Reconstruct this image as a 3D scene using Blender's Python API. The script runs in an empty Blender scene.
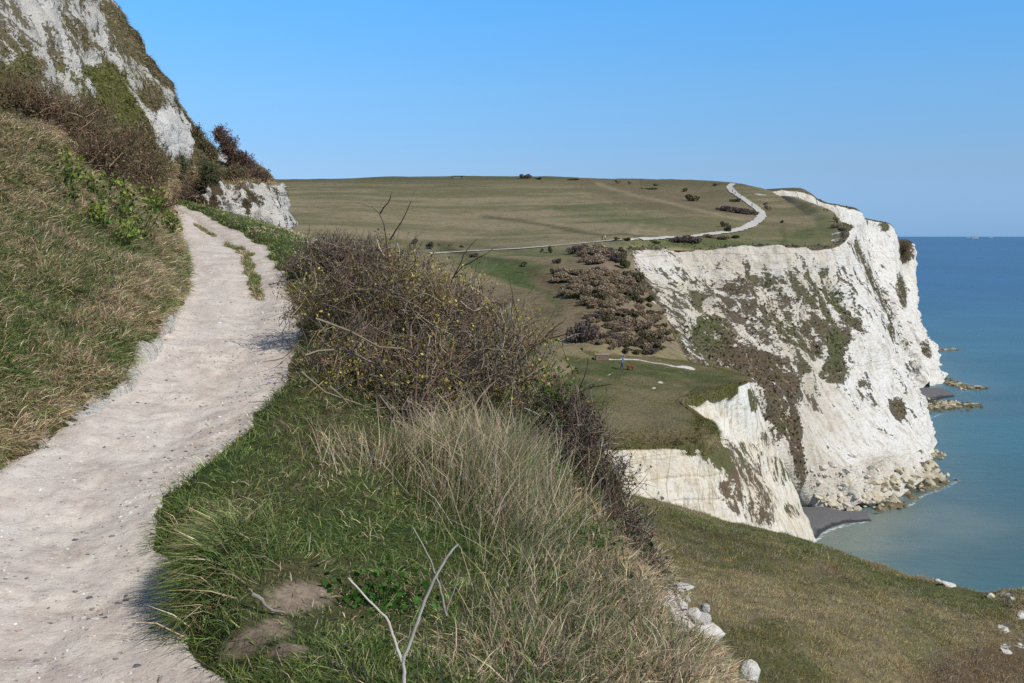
import bpy, bmesh, math, random
import numpy as np
from mathutils import Vector, Matrix
from mathutils.bvhtree import BVHTree

R = math.radians
rs = np.random.RandomState(7)
random.seed(7)
scene = bpy.context.scene
COL = scene.collection

# ------------------------------------------------------------------ camera
F = 1000.0
PITCH = math.atan(105.5 / F)
CAM = np.array([0.0, 0.0, 60.0])
cp, sp = math.cos(PITCH), math.sin(PITCH)
FW = np.array([0, cp, -sp]); RT = np.array([1.0, 0, 0]); UP = np.array([0, sp, cp])
cam = bpy.data.cameras.new('camera'); cam.lens = 36.0 * F / 1024; cam.sensor_width = 36
cam.clip_start = 0.05; cam.clip_end = 200000
co = bpy.data.objects.new('camera', cam); COL.objects.link(co); co.location = CAM
co.rotation_euler = (math.pi / 2 - PITCH, 0, 0); scene.camera = co


def ray(px, py):
    return FW + (px - 512) / F * RT + (341.5 - py) / F * UP


def at(px, py, Y):                     # point of the place at ground distance Y in the direction of a photo pixel
    d = ray(px, py); return CAM + d * (Y / d[1])


def onz(px, py, z=0.0):
    d = ray(px, py); return CAM + d * ((z - CAM[2]) / d[2])


def proj(P):
    v = P - CAM
    w = np.maximum(v @ FW, 1e-3)
    return 512 + F * (v @ RT) / w, 341.5 - F * (v @ UP) / w


# ------------------------------------------------------------------ noise
def _h(ix, iy, iz, seed):
    n = (ix * 374761393 + iy * 668265263 + iz * 1274126177 + seed * 974634777) & 0xFFFFFFFF
    n = ((n ^ (n >> 13)) * 1103515245) & 0xFFFFFFFF
    n = ((n ^ (n >> 16)) * 2246822519) & 0xFFFFFFFF
    n = n ^ (n >> 15)
    return (n & 0xFFFFFF) / float(0xFFFFFF)


def vn(P, seed=0):
    I = np.floor(P).astype(np.int64); f = P - I
    f = f * f * f * (f * (f * 6 - 15) + 10)
    x, y, z = I[..., 0], I[..., 1], I[..., 2]; fx, fy, fz = f[..., 0], f[..., 1], f[..., 2]
    r = 0
    for a in (0, 1):
        for b in (0, 1):
            for c in (0, 1):
                r = r + _h(x + a, y + b, z + c, seed) * (fx if a else 1 - fx) * (fy if b else 1 - fy) * (fz if c else 1 - fz)
    return r * 2 - 1


def fbm(P, freq, octv=4, seed=0, gain=0.5, sc=(1, 1, 1)):
    P = P * np.array(sc); a = 1.0; s = 0; t = 0
    for o in range(octv):
        s = s + a * vn(P * freq + 17.3 * o, seed + o * 13); t += a; a *= gain; freq *= 2.03
    return s / t


def ridged(P, freq, octv=3, seed=0, sc=(1, 1, 1)):
    P = P * np.array(sc); a = 1.0; s = 0; t = 0
    for o in range(octv):
        s = s + a * (1 - 2 * np.abs(vn(P * freq + 9.1 * o, seed + o * 7))); t += a; a *= .5; freq *= 2.1
    return s / t


def sstep(x, a, b):
    t = np.clip((x - a) / (b - a), 0, 1); return t * t * (3 - 2 * t)


def nrm(v):
    return v / np.maximum(np.linalg.norm(v, axis=-1, keepdims=True), 1e-9)


# masks laid on a surface
def blobs(px, py, lst):
    m = np.zeros_like(px)
    for cx, cy, rx, ry, ang, val in lst:
        a = R(ang); dx = px - cx; dy = py - cy
        u = (dx * math.cos(a) + dy * math.sin(a)) / rx; v = (-dx * math.sin(a) + dy * math.cos(a)) / ry
        m = np.maximum(m, val * sstep(-(u * u + v * v), -1.7, -.35))
    return m


def lined(px, py, pts):
    d = np.full(px.shape, 1e9)
    for (x0, y0), (x1, y1) in zip(pts[:-1], pts[1:]):
        vx, vy = x1 - x0, y1 - y0
        t = np.clip(((px - x0) * vx + (py - y0) * vy) / (vx * vx + vy * vy + 1e-9), 0, 1)
        d = np.minimum(d, np.hypot(px - x0 - t * vx, py - y0 - t * vy))
    return d


def inpoly(px, py, poly):
    c = np.zeros(px.shape, bool); n = len(poly)
    for i in range(n):
        x0, y0 = poly[i]; x1, y1 = poly[(i + 1) % n]
        c ^= ((y0 > py) != (y1 > py)) & (px < (x1 - x0) * (py - y0) / ((y1 - y0) or 1e-9) + x0)
    return c


# ------------------------------------------------------------------ meshes
def link(o):
    COL.objects.link(o); return o


def mesh_np(name, V, faces, mat=None, smooth=True, attrs=None, parent=None, mats=None, mi=None):
    V = np.asarray(V, np.float32).reshape(-1, 3)
    me = bpy.data.meshes.new(name)
    me.vertices.add(len(V)); me.vertices.foreach_set('co', V.ravel())
    faces = [np.asarray(f, np.int32) for f in faces if len(f)]
    li = np.concatenate([f.ravel() for f in faces])
    tot = np.concatenate([np.full(len(f), f.shape[1], np.int32) for f in faces])
    st = np.concatenate([[0], np.cumsum(tot)[:-1]]).astype(np.int32)
    me.loops.add(len(li)); me.loops.foreach_set('vertex_index', li)
    me.polygons.add(len(tot)); me.polygons.foreach_set('loop_start', st); me.polygons.foreach_set('loop_total', tot)
    if mi is not None: me.polygons.foreach_set('material_index', np.asarray(mi, np.int32))
    me.update(calc_edges=True); me.validate()
    me.polygons.foreach_set('use_smooth', np.full(len(me.polygons), bool(smooth)))
    for k, a in (attrs or {}).items():
        a = np.asarray(a, np.float32)
        if a.ndim == 1:
            at_ = me.attributes.new(k, 'FLOAT', 'POINT'); at_.data.foreach_set('value', a)
        else:
            at_ = me.attributes.new(k, 'FLOAT_COLOR', 'POINT')
            at_.data.foreach_set('color', np.concatenate([a, np.ones((len(a), 1), np.float32)], 1).ravel())
    for m in (mats or ([mat] if mat else [])): me.materials.append(m)
    o = bpy.data.objects.new(name, me); link(o)
    if parent: o.parent = parent
    return o


def tag(o, label=None, cat=None, group=None, kind=None):
    if label: o['label'] = label
    if cat: o['category'] = cat
    if group: o['group'] = group
    if kind: o['kind'] = kind
    return o


def empty(name, loc, label, cat, group=None):
    o = bpy.data.objects.new(name, None); link(o); o.location = loc; o.empty_display_size = .2
    return tag(o, label, cat, group)


def copy_tree(o, parent=None):
    c = o.copy(); link(c)
    if parent: c.parent = parent
    for ch in list(o.children): copy_tree(ch, c)
    return c


def pchip(A, n):                       # A[k,...] -> smooth overshoot-free interpolation along axis 0; n: subdivisions per interval
    k = len(A); d = A[1:] - A[:-1]
    m = np.zeros_like(A)
    if k > 2:
        a, b = d[:-1], d[1:]
        h = np.where(a * b > 0, 2 * a * b / np.where(np.abs(a + b) < 1e-12, 1, a + b), 0)
        m[1:-1] = h
    m[0] = d[0]; m[-1] = d[-1]
    ns = n if hasattr(n, '__len__') else [n] * (k - 1)
    out = []
    for i in range(k - 1):
        t = (np.arange(ns[i]) / ns[i]).reshape((-1,) + (1,) * (A.ndim - 1))
        h00 = 2 * t**3 - 3 * t**2 + 1; h10 = t**3 - 2 * t**2 + t; h01 = -2 * t**3 + 3 * t**2; h11 = t**3 - t**2
        out.append(h00 * A[i] + h10 * m[i] + h01 * A[i + 1] + h11 * m[i + 1])
    out.append(A[-1:])
    return np.concatenate(out, 0)


class Patch:
    def __init__(s, cols, nu, nv, flip=False):
        C = np.array([[at(*p) if not (len(p) == 4) else np.array(p[:3]) for p in c] for c in cols], float)
        G = pchip(C, nu); G = np.swapaxes(pchip(np.swapaxes(G, 0, 1), nv), 0, 1)
        s.G = G; s.flip = flip; s.px, s.py = proj(G)

    def normals(s):
        du = np.gradient(s.G, axis=0); dv = np.gradient(s.G, axis=1)
        n = nrm(np.cross(du, dv)); return -n if s.flip else n

    def displace(s, d):
        s.G = s.G + s.normals() * d[..., None]

    def build(s, name, mat, col, veg, cut=None, fresh=None):
        nu, nv = s.G.shape[:2]
        idx = np.arange(nu * nv).reshape(nu, nv)
        q = np.stack([idx[:-1, :-1], idx[1:, :-1], idx[1:, 1:], idx[:-1, 1:]], -1).reshape(-1, 4)
        if s.flip: q = q[:, ::-1]
        if cut is not None:
            k = np.ones((nu - 1, nv - 1), bool); k[cut[0]:cut[1], cut[2]:cut[3]] = False; q = q[k.ravel()]
        s.q = q; s.V = s.G.reshape(-1, 3); s.col = col.reshape(-1, 3); s.veg = veg.reshape(-1)
        s.N = s.normals().reshape(-1, 3)
        s.obj = mesh_np(name, s.V, [q], mat, True, {'col': s.col, 'veg': s.veg, 'fresh': (np.full(len(s.V), .5) if fresh is None else fresh.ravel())})
        s.obj['kind'] = 'structure'
        s.bvh = BVHTree.FromPolygons(s.V.tolist(), q.tolist())
        return s.obj

    def sample(s, n, wfun):            # n random points on the surface, weighted by area * wfun(vertex arrays)
        tri = np.concatenate([s.q[:, [0, 1, 2]], s.q[:, [0, 2, 3]]])
        A, B, C = (s.V[tri[:, i]] for i in range(3))
        ar = np.linalg.norm(np.cross(B - A, C - A), axis=1) * wfun[tri].mean(1)
        cs = np.cumsum(ar); k = np.minimum(np.searchsorted(cs, rs.rand(n) * cs[-1]), len(tri) - 1)
        u, v = rs.rand(n), rs.rand(n); f = u + v > 1; u[f] = 1 - u[f]; v[f] = 1 - v[f]
        w = 1 - u - v; t = tri[k]
        mixv = lambda X: X[t[:, 0]] * w[:, None] + X[t[:, 1]] * u[:, None] + X[t[:, 2]] * v[:, None]
        return mixv(s.V), nrm(mixv(s.N)), mixv(s.col)


def hit(px, py, *patches):
    d = ray(px, py); d = d / np.linalg.norm(d); best = None
    for p in patches:
        r = p.bvh.ray_cast(Vector(CAM), Vector(d))
        if r[0] is not None and (best is None or r[3] < best[3]): best = r
    return (np.array(best[0]), np.array(best[1])) if best else (None, None)


def drop(x, y, patch, z=300):
    r = patch.bvh.ray_cast(Vector((x, y, z)), Vector((0, 0, -1)))
    return np.array(r[0]) if r[0] is not None else None


# ------------------------------------------------------------------ materials
def nodes(name):
    m = bpy.data.materials.new(name); m.use_nodes = True
    nt = m.node_tree; b = nt.nodes['Principled BSDF']
    b.inputs['Specular IOR Level'].default_value = 0.2
    return m, nt, b, nt.nodes.new, nt.links.new


def mathn(N, L, op, a, b=None, c=None, clamp=False):
    n = N('ShaderNodeMath'); n.operation = op; n.use_clamp = clamp
    for i, x in enumerate((a, b, c)):
        if x is None: continue
        if isinstance(x, (int, float)): n.inputs[i].default_value = x
        else: L(x, n.inputs[i])
    return n.outputs[0]


def noise_n(N, L, co, scale, det=4, rough=.55, vec=None):
    if vec:
        mp = N('ShaderNodeMapping'); mp.inputs['Scale'].default_value = vec; L(co, mp.inputs[0]); co = mp.outputs[0]
    n = N('ShaderNodeTexNoise'); n.inputs['Scale'].default_value = scale; n.inputs['Detail'].default_value = det
    n.inputs['Roughness'].default_value = rough; L(co, n.inputs['Vector']); return n.outputs['Fac']


def ramp(N, L, fac, stops):
    r = N('ShaderNodeValToRGB'); e = r.color_ramp.elements
    while len(e) > 1: e.remove(e[-1])
    for i, (p, c) in enumerate(stops):
        x = e[0] if i == 0 else e.new(p)
        x.position = p; x.color = (*c, 1) if len(c) == 3 else c
    L(fac, r.inputs[0]); return r.outputs[0]


def mixc(N, L, fac, a, b, typ='MIX'):
    m = N('ShaderNodeMix'); m.data_type = 'RGBA'; m.blend_type = typ
    for s, x in ((0, fac), (6, a), (7, b)):
        if isinstance(x, (int, float)): m.inputs[s].default_value = x
        elif isinstance(x, tuple): m.inputs[s].default_value = (*x, 1)
        else: L(x, m.inputs[s])
    return m.outputs[2]


def ground_mat(name, scale, chalk_a, chalk_b, amp=1.0, edge=.06, bump=.5, bdist=.3, streak=(1, 1, 1), strata=0, vvar=.9, vstreak=(1, 1, 1), joints=0):
    """rock / vegetation surface: 'veg' says where plants grow, noise breaks the border, 'col' is the plants' own colour"""
    m, nt, b, N, L = nodes(name)
    tc = N('ShaderNodeTexCoord').outputs['Object']
    av = N('ShaderNodeAttribute'); av.attribute_name = 'veg'
    ac = N('ShaderNodeAttribute'); ac.attribute_name = 'col'
    n1 = noise_n(N, L, tc, scale, 6, .6, streak)
    n2 = noise_n(N, L, tc, scale * 5.3, 5, .65, vstreak)
    n3 = noise_n(N, L, tc, scale * 0.31, 3, .5, streak)
    x = mathn(N, L, 'MULTIPLY_ADD', mathn(N, L, 'SUBTRACT', n1, .5), amp * 1.7, av.outputs['Fac'])
    x = mathn(N, L, 'MULTIPLY_ADD', mathn(N, L, 'SUBTRACT', n2, .5), amp * .8, x)
    mr = N('ShaderNodeMapRange'); mr.inputs[1].default_value = .5 - edge; mr.inputs[2].default_value = .5 + edge
    L(x, mr.inputs[0]); fac = mr.outputs[0]
    af = N('ShaderNodeAttribute'); af.attribute_name = 'fresh'
    fr = mathn(N, L, 'MULTIPLY_ADD', mathn(N, L, 'SUBTRACT', n3, .5), 1.6, af.outputs['Fac'], clamp=True)
    fr = mathn(N, L, 'MULTIPLY_ADD', mathn(N, L, 'SUBTRACT', n1, .5), 1.3, fr, clamp=True)
    ch = mixc(N, L, fr, chalk_b, chalk_a)
    ch = mixc(N, L, 1.0, ch, ramp(N, L, n2, [(.30, (.68, .65, .60)), (.45, (1, 1, 1))]), 'MULTIPLY')
    if strata:
        sx = N('ShaderNodeSeparateXYZ'); L(tc, sx.inputs[0])
        z = mathn(N, L, 'MULTIPLY_ADD', n3, 2.0, sx.outputs[2])
        cb = N('ShaderNodeCombineXYZ'); L(z, cb.inputs[2])
        ns = noise_n(N, L, cb.outputs[0], strata, 3, .7)
        ch = mixc(N, L, 1.0, ch, ramp(N, L, ns, [(.36, (.70, .66, .58)), (.40, (1, 1, 1)), (.56, (1, .985, .95)), (.66, (.92, .88, .79))]), 'MULTIPLY')
        if joints:
            cj = N('ShaderNodeCombineXYZ'); L(mathn(N, L, 'MULTIPLY_ADD', n3, 3.0, sx.outputs[0]), cj.inputs[0]); L(mathn(N, L, 'MULTIPLY', sx.outputs[2], .12), cj.inputs[2])
            nj = noise_n(N, L, cj.outputs[0], joints, 2, .6)
            ch = mixc(N, L, 1.0, ch, ramp(N, L, nj, [(.485, (1, 1, 1)), (.5, (.62, .57, .5)), (.515, (1, 1, 1))]), 'MULTIPLY')
    if strata:
        nv_ = noise_n(N, L, tc, scale * 2.2, 4, .6, (1, 1, .10))
        ch = mixc(N, L, 1.0, ch, ramp(N, L, nv_, [(.32, (.70, .66, .59)), (.5, (1, 1, 1))]), 'MULTIPLY')
    vv = ramp(N, L, n2, [(.3, (1 - vvar * .62,) * 3), (.5, (1, 1, 1)), (.72, (1 + vvar * .0,) * 3)])
    vc = mixc(N, L, 1.0, ac.outputs['Color'], vv, 'MULTIPLY')
    base = mixc(N, L, fac, ch, vc)
    L(base, b.inputs['Base Color']); b.inputs['Roughness'].default_value = .95
    hb = mathn(N, L, 'MULTIPLY_ADD', fac, .25, mathn(N, L, 'MULTIPLY_ADD', n1, .6, mathn(N, L, 'MULTIPLY', n2, .7)))
    bp = N('ShaderNodeBump'); bp.inputs['Strength'].default_value = bump; bp.inputs['Distance'].default_value = bdist
    L(hb, bp.inputs['Height']); L(bp.outputs[0], b.inputs['Normal'])
    return m


def attr_mat(name, rough=.7, transl=0.0, spec=.15, nscale=0):
    m, nt, b, N, L = nodes(name)
    a = N('ShaderNodeAttribute'); a.attribute_name = 'col'
    c = a.outputs['Color']
    if nscale:
        tc = N('ShaderNodeTexCoord').outputs['Object']
        c = mixc(N, L, 1.0, c, ramp(N, L, noise_n(N, L, tc, nscale), [(.3, (.55, .55, .55)), (.7, (1, 1, 1))]), 'MULTIPLY')
    L(c, b.inputs['Base Color']); b.inputs['Roughness'].default_value = rough; b.inputs['Specular IOR Level'].default_value = spec
    if transl:
        t = N('ShaderNodeBsdfTranslucent'); L(c, t.inputs[0])
        mx = N('ShaderNodeMixShader'); mx.inputs[0].default_value = transl
        L(b.outputs[0], mx.inputs[1]); L(t.outputs[0], mx.inputs[2]); L(mx.outputs[0], nt.nodes['Material Output'].inputs[0])
    return m


def plain_mat(name, c1, c2, scale=8, rough=.8, bump=.3, bdist=.02, spec=.2):
    m, nt, b, N, L = nodes(name)
    tc = N('ShaderNodeTexCoord').outputs['Object']
    n = noise_n(N, L, tc, scale, 5, .6)
    L(mixc(N, L, ramp(N, L, n, [(.35, (0, 0, 0)), (.65, (1, 1, 1))]), c1, c2), b.inputs['Base Color'])
    b.inputs['Roughness'].default_value = rough; b.inputs['Specular IOR Level'].default_value = spec
    bp = N('ShaderNodeBump'); bp.inputs['Strength'].default_value = bump; bp.inputs['Distance'].default_value = bdist
    L(n, bp.inputs['Height']); L(bp.outputs[0], b.inputs['Normal'])
    return m


# ------------------------------------------------------------------ light and sky
SUN = np.array([0.80, -0.60, 0.0]); SUN_EL = R(41)
w = bpy.data.worlds.new('World'); scene.world = w; w.use_nodes = True
nt = w.node_tree; bg = nt.nodes['Background']; N = nt.nodes.new; L = nt.links.new
sky = N('ShaderNodeTexSky'); sky.sky_type = 'NISHITA'; sky.sun_disc = False
sky.air_density = 1; sky.dust_density = 0; sky.ozone_density = 6
sky.sun_elevation = SUN_EL; sky.sun_rotation = math.atan2(SUN[0], SUN[1])
tc = N('ShaderNodeTexCoord'); sx = N('ShaderNodeSeparateXYZ'); L(tc.outputs['Generated'], sx.inputs[0])
mult = [(0.0, (.36, .66, 1.40)), (.012, (.42, .70, 1.36)), (.066, (.74, .87, 1.14)), (.14, (.88, 1.20, 1.40)), (.22, (.84, 1.50, 1.78)), (.38, (.82, .98, .98)), (1.0, (.88, .84, .76))]
rp = ramp(N, L, sx.outputs[2], [(p, tuple(x / 2 for x in c)) for p, c in mult])
c = mixc(N, L, 1.0, sky.outputs[0], rp, 'MULTIPLY')
c = mixc(N, L, 1.0, c, (2.0, 2.0, 2.0), 'MULTIPLY')
L(c, bg.inputs['Color']); bg.inputs['Strength'].default_value = 0.1
sun = bpy.data.lights.new('sun', 'SUN'); sun.energy = 4.0; sun.angle = R(.53); sun.color = (1, .94, .86)
so = bpy.data.objects.new('sun', sun); link(so)
sd = Vector((*(SUN[:2] / np.linalg.norm(SUN[:2]) * math.cos(SUN_EL)), math.sin(SUN_EL)))
so.rotation_euler = sd.to_track_quat('Z', 'Y').to_euler(); so.location = (20, -20, 120)
scene.view_settings.view_transform = 'Standard'; scene.view_settings.look = 'None'
scene.view_settings.exposure = 0; scene.view_settings.gamma = 1
scene.render.engine = 'CYCLES'; scene.cycles.use_denoising = False
scene.cycles.max_bounces = 5; scene.cycles.diffuse_bounces = 3; scene.cycles.transparent_max_bounces = 4

# ------------------------------------------------------------------ sea
SHORE = [(790, 580), (806, 550), (816, 540), (828, 530.5), (848, 524.5), (872, 521), (888, 513), (908, 507), (922, 496), (945, 488), (958, 481), (946, 470), (940, 460), (952, 455), (934, 446), (927, 420), (940, 414), (975, 408), (985, 404), (962, 398), (958, 392), (985, 389), (950, 380), (940, 365), (930, 350)]
shore = np.array([onz(*p)[:2] for p in SHORE])


def axis(lo, hi, step, far):
    a = list(np.arange(lo, hi + .1, step)); x, d = hi, step
    while x < far: d *= 1.35; x += d; a.append(x)
    x, d, pre = lo, step, []
    while x > -far: d *= 1.35; x -= d; pre.append(x)
    return np.array(pre[::-1] + a)


gx, gy = axis(20, 330, 1.5, 70000), axis(120, 480, 1.5, 70000)
X, Y = np.meshgrid(gx, gy, indexing='ij')
d = lined(X, Y, [tuple(p) for p in shore])
P3 = np.stack([X, Y, X * 0], -1)
nz = fbm(P3, 1 / 60, 4, 3); nf = fbm(P3, 1 / 9, 3, 5)
silt = lined(X, Y, [tuple(onz(*p)[:2]) for p in [(790, 560), (822, 537), (850, 528), (905, 520)]])
deep = sstep(Y + X * .25 + nz * 60, 250, 1500)
tealc = np.array([.058, .152, .164]); siltc = np.array([.24, .27, .215]); bluec = np.array([.020, .085, .185])
c = tealc * (1 - deep[..., None]) + bluec * deep[..., None]
c = c * (1 + .25 * sstep(nz, -.6, .6)[..., None] - .12)
s_ = np.clip(np.exp(-(np.maximum(silt - 4, 0) / 19) ** 1.3) * (1 + .5 * nf), 0, 1)[..., None]
c = c * (1 - .8 * s_) + siltc * .8 * s_
s2 = (np.exp(-d / 12) * .35)[..., None]; c = c * (1 - s2) + siltc * .9 * s2
db = lined(X, Y, [tuple(p) for p in shore[:6]])
foam = np.maximum(np.exp(-(d / 1.5) ** 2) * .62 * (.15 + .85 * sstep(fbm(P3, 1 / 11, 3, 9), -.15, .3)), np.exp(-(db / 1.1) ** 2) * .7)
nu, nv = X.shape; idx = np.arange(nu * nv).reshape(nu, nv)
q = np.stack([idx[:-1, :-1], idx[1:, :-1], idx[1:, 1:], idx[:-1, 1:]], -1).reshape(-1, 4)
m, nt, b, N, L = nodes('sea_water')
tco = N('ShaderNodeTexCoord').outputs['Object']
ac = N('ShaderNodeAttribute'); ac.attribute_name = 'col'; av = N('ShaderNodeAttribute'); av.attribute_name = 'veg'
w1 = noise_n(N, L, tco, .35, 4, .6, (.45, 1, 1)); w2 = noise_n(N, L, tco, .035, 4, .6, (.35, 1, 1)); w3 = noise_n(N, L, tco, .9, 4, .7)
cc = mixc(N, L, 1.0, ac.outputs['Color'], ramp(N, L, w2, [(.3, (.80, .82, .85)), (.7, (1, 1, 1))]), 'MULTIPLY')
ff = N('ShaderNodeMapRange'); ff.inputs[1].default_value = .62; ff.inputs[2].default_value = .85
L(mathn(N, L, 'MULTIPLY_ADD', mathn(N, L, 'SUBTRACT', w3, .4), .9, av.outputs['Fac']), ff.inputs[0])
L(mixc(N, L, ff.outputs[0], cc, (.75, .78, .78)), b.inputs['Base Color'])
b.inputs['Roughness'].default_value = .28; b.inputs['Specular IOR Level'].default_value = .28; b.inputs['IOR'].default_value = 1.33
bp = N('ShaderNodeBump'); bp.inputs['Strength'].default_value = .38; bp.inputs['Distance'].default_value = .45
L(mathn(N, L, 'MULTIPLY_ADD', w2, 1.6, w1), bp.inputs['Height']); L(bp.outputs[0], b.inputs['Normal'])
sea = mesh_np('sea', P3.reshape(-1, 3), [q], m, True, {'col': c.reshape(-1, 3), 'veg': foam.ravel()}); sea['kind'] = 'structure'

# ------------------------------------------------------------------ vegetation colours (albedo)
TAN = np.array([.300, .245, .140]); STRAW = np.array([.33, .268, .178]); DRY = np.array([.20, .155, .085]); GREEN = np.array([.060, .095, .022])
OLIVE = np.array([.105, .105, .042]); BROWN = np.array([.115, .082, .050]); LIME = np.array([.13, .16, .025])


def mixv(a, b, t):
    return a * (1 - t[..., None]) + b * t[..., None]


# ------------------------------------------------------------------ the far hill (fields, valley)
hc = [
    [(100, 420, 98), (200, 275, 170), (200, 236, 270), (200, 206, 420), (200, 186, 600), (200, 181, 690), (200, 190, 850)],
    [(310, 420, 98), (330, 284, 175), (330, 240, 270), (330, 206, 420), (330, 184, 610), (330, 179, 695), (330, 188, 850)],
    [(440, 420, 100), (450, 304, 175), (450, 252, 265), (450, 211, 420), (450, 183, 610), (450, 177, 700), (450, 187, 850)],
    [(535, 405, 108), (545, 294, 188), (555, 247, 268), (550, 210, 415), (550, 184, 605), (550, 177.5, 700), (550, 187, 850)],
    [(600, 365, 132), (600, 290, 192), (600, 246, 262), (605, 211, 400), (600, 186, 590), (600, 179, 690), (600, 188, 850)],
    [(692, 369, 150), (655, 306, 208), (625, 246.5, 258), (640, 214, 385), (640, 189, 560), (642, 180, 680), (640, 189, 820)],
    [(632, 251, 257), (630, 248.5, 258.5), (631, 245, 262), (652, 214, 382), (655, 190, 555), (660, 180.3, 672), (660, 190, 800)],
    [(670, 251, 267), (670, 248, 268.5), (672, 243, 277), (685, 214, 380), (690, 194, 540), (695, 181, 655), (695, 192, 780)],
    [(720, 251, 275), (720, 248, 276.5), (722, 242, 287), (730, 218, 378), (735, 198, 500), (740, 184, 620), (740, 196, 720)],
    [(780, 252, 287), (780, 249, 288.5), (782, 244, 300), (780, 224, 365), (776, 205, 460), (768, 190, 570), (768, 199, 640)],
    [(826, 251, 297), (826, 248, 298.5), (826, 243, 311), (820, 228, 355), (801, 211, 425), (778, 196, 520), (775, 202, 570)],
    [(842, 246, 313), (841, 241, 314.5), (837, 235, 330), (832, 221, 375), (812, 206, 425), (785, 196, 500), (780, 204, 545)],
    [(846, 234, 341), (844, 229, 342), (839, 224, 358), (833, 213, 400), (815, 204.5, 435), (792, 197, 490), (788, 206, 525)],
    [(840, 222, 385), (838, 217, 388), (835, 214, 395), (831, 210.5, 412), (817, 204.8, 440), (794, 198, 488), (792, 207, 515)],
]
hill = Patch(hc, [14, 14, 16, 14, 24, 6, 12, 16, 18, 16, 10, 10, 8], [34, 30, 30, 30, 20, 8])
G = hill.G; px, py = hill.px, hill.py
edge_fix = sstep(py, 240, 262)
ui = np.arange(G.shape[0])[:, None] * np.ones((1, G.shape[1])); damp = 1 - .9 * sstep(ui, 140, 158)
gr_ = G @ np.array([[.82, -.57, 0], [.57, .82, 0], [0, 0, 1]]); gully = ridged(gr_, 1 / 17, 3, 15, (1, .30, 1)); gm = sstep(py, 252, 275) * sstep(px, 430, 500) * sstep(px, 690, 640)
hill.displace(damp * (gm * gully * 1.9 + (fbm(G, 1 / 28, 4, 11) * .9 + fbm(G, 1 / 6, 3, 12) * .25) * np.where((px > 625) & (py > 243), .35, 1) + np.where((px < 690) & (py > 255), fbm(G, 1 / 11, 4, 14) * .9, 0)))
n1 = fbm(G, 1 / 30, 5, 21, .6, (.35, 1, 1)); n2 = fbm(G, 1 / 9, 4, 22, .6, (.3, 1, 1)); n3 = fbm(G, 1 / 60, 3, 23)
c = mixv(np.broadcast_to(TAN * np.array([1.0, .99, .98]), G.shape), OLIVE * 1.25, sstep(n1 * .8 + n2 * .7, -.35, .35) * .75)
c = mixv(c, BROWN * 1.15, gm * sstep(-gully, -.1, .35) * .65); c = mixv(c, TAN * .95, gm * sstep(gully, .1, .5) * .45)
c = mixv(c, OLIVE * .95, sstep(-(py - 178 - (px > 640) * 4), -14, 1) * .75)
c = mixv(c, DRY * .85, blobs(px, py, [(640, 196, 70, 11, 12, .7), (700, 200, 45, 16, 10, .6), (560, 300, 60, 40, 20, .8), (520, 320, 60, 30, 20, .6), (640, 300, 40, 40, 0, .75), (600, 262, 40, 14, 0, .7), (790, 222, 45, 12, 10, .25)]))
c = mixv(c, GREEN * 1.25, blobs(px, py, [(500, 268, 45, 7, 5, .8), (520, 280, 28, 5, 20, .8), (540, 252, 55, 5, 0, .5), (475, 255, 30, 4, 5, .5), (720, 244, 110, 4.5, 0, .6), (690, 238, 60, 3, 0, .5), (800, 236, 20, 6, -20, .5), (790, 187, 24, 4, 10, .7), (610, 215, 60, 6, 8, .35), (825, 225, 10, 12, 0, .5), (770, 243, 60, 4, 0, .6)]))
c = mixv(c, np.array([.25, .19, .125]), blobs(px, py, [(615, 262, 36, 12, 8, .8), (640, 280, 28, 12, 30, .7), (625, 305, 45, 12, 30, .7), (660, 320, 20, 26, -30, .7), (640, 335, 40, 14, 25, .7), (738, 210, 18, 5, 12, .7), (580, 330, 22, 16, 20, .5)]))
ln = lambda pts, w: np.exp(-(lined(px, py, pts) / w) ** 2)
c = mixv(c, OLIVE * .6, ln([(480, 216), (540, 224), (601, 234), (640, 238)], 1.5) * .7)
c = mixv(c, TAN * 1.15, ln([(597, 184), (640, 196), (690, 208), (735, 218), (745, 222)], 1.6) * .6)
c = mixv(c, GREEN * 1.0, ln([(440, 250), (470, 255), (500, 268), (528, 280), (545, 298), (562, 314)], 2.4) * .8)
c = mixv(c, BROWN * .7, ln([(440, 246), (475, 258), (520, 268), (560, 284), (600, 310), (650, 345)], 2) * .7)
c = mixv(c, BROWN * .9, ln([(420, 243), (470, 246), (520, 250)], 1.2) * .6)
c = mixv(c, GREEN * .9, ln([(782, 228), (786, 240), (778, 247)], 2) * .6)
veg = np.full(px.shape, 1.6)
veg -= 1.3 * blobs(px, py, [(640, 290, 9, 5, 20, 1), (652, 303, 7, 8, 40, .9)])
veg -= 1.5 * ln([(621, 249), (622, 262)], 2.2) + 1.4 * ln([(592, 345), (594, 362)], 1.6) + 1.3 * ln([(613, 276), (620, 292)], 3.2) + 1.4 * ln([(645, 241), (652, 240)], 2)
veg -= 1.2 * blobs(px, py, [(836, 236, 6, 9, 20, .9), (760, 194, 9, 2, 10, .9)])
chalk_far = ((.80, .78, .72), (.74, .70, .61))
hill_mat = ground_mat('hill_grass', .16, *chalk_far, bump=.6, bdist=1.2, vstreak=(.4, 1.4, 1), vvar=1.0)
hill.build('hill', hill_mat, c, veg, cut=(82, 88, 0, 63))

# ------------------------------------------------------------------ headland cliffs
Z = 'sea'


def cl(pts):
    out = []
    for p in pts:
        if p[2] == Z: out.append(tuple(onz(p[0], p[1], -.6)) + (0,))
        else: out.append(p)
    return out


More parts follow.
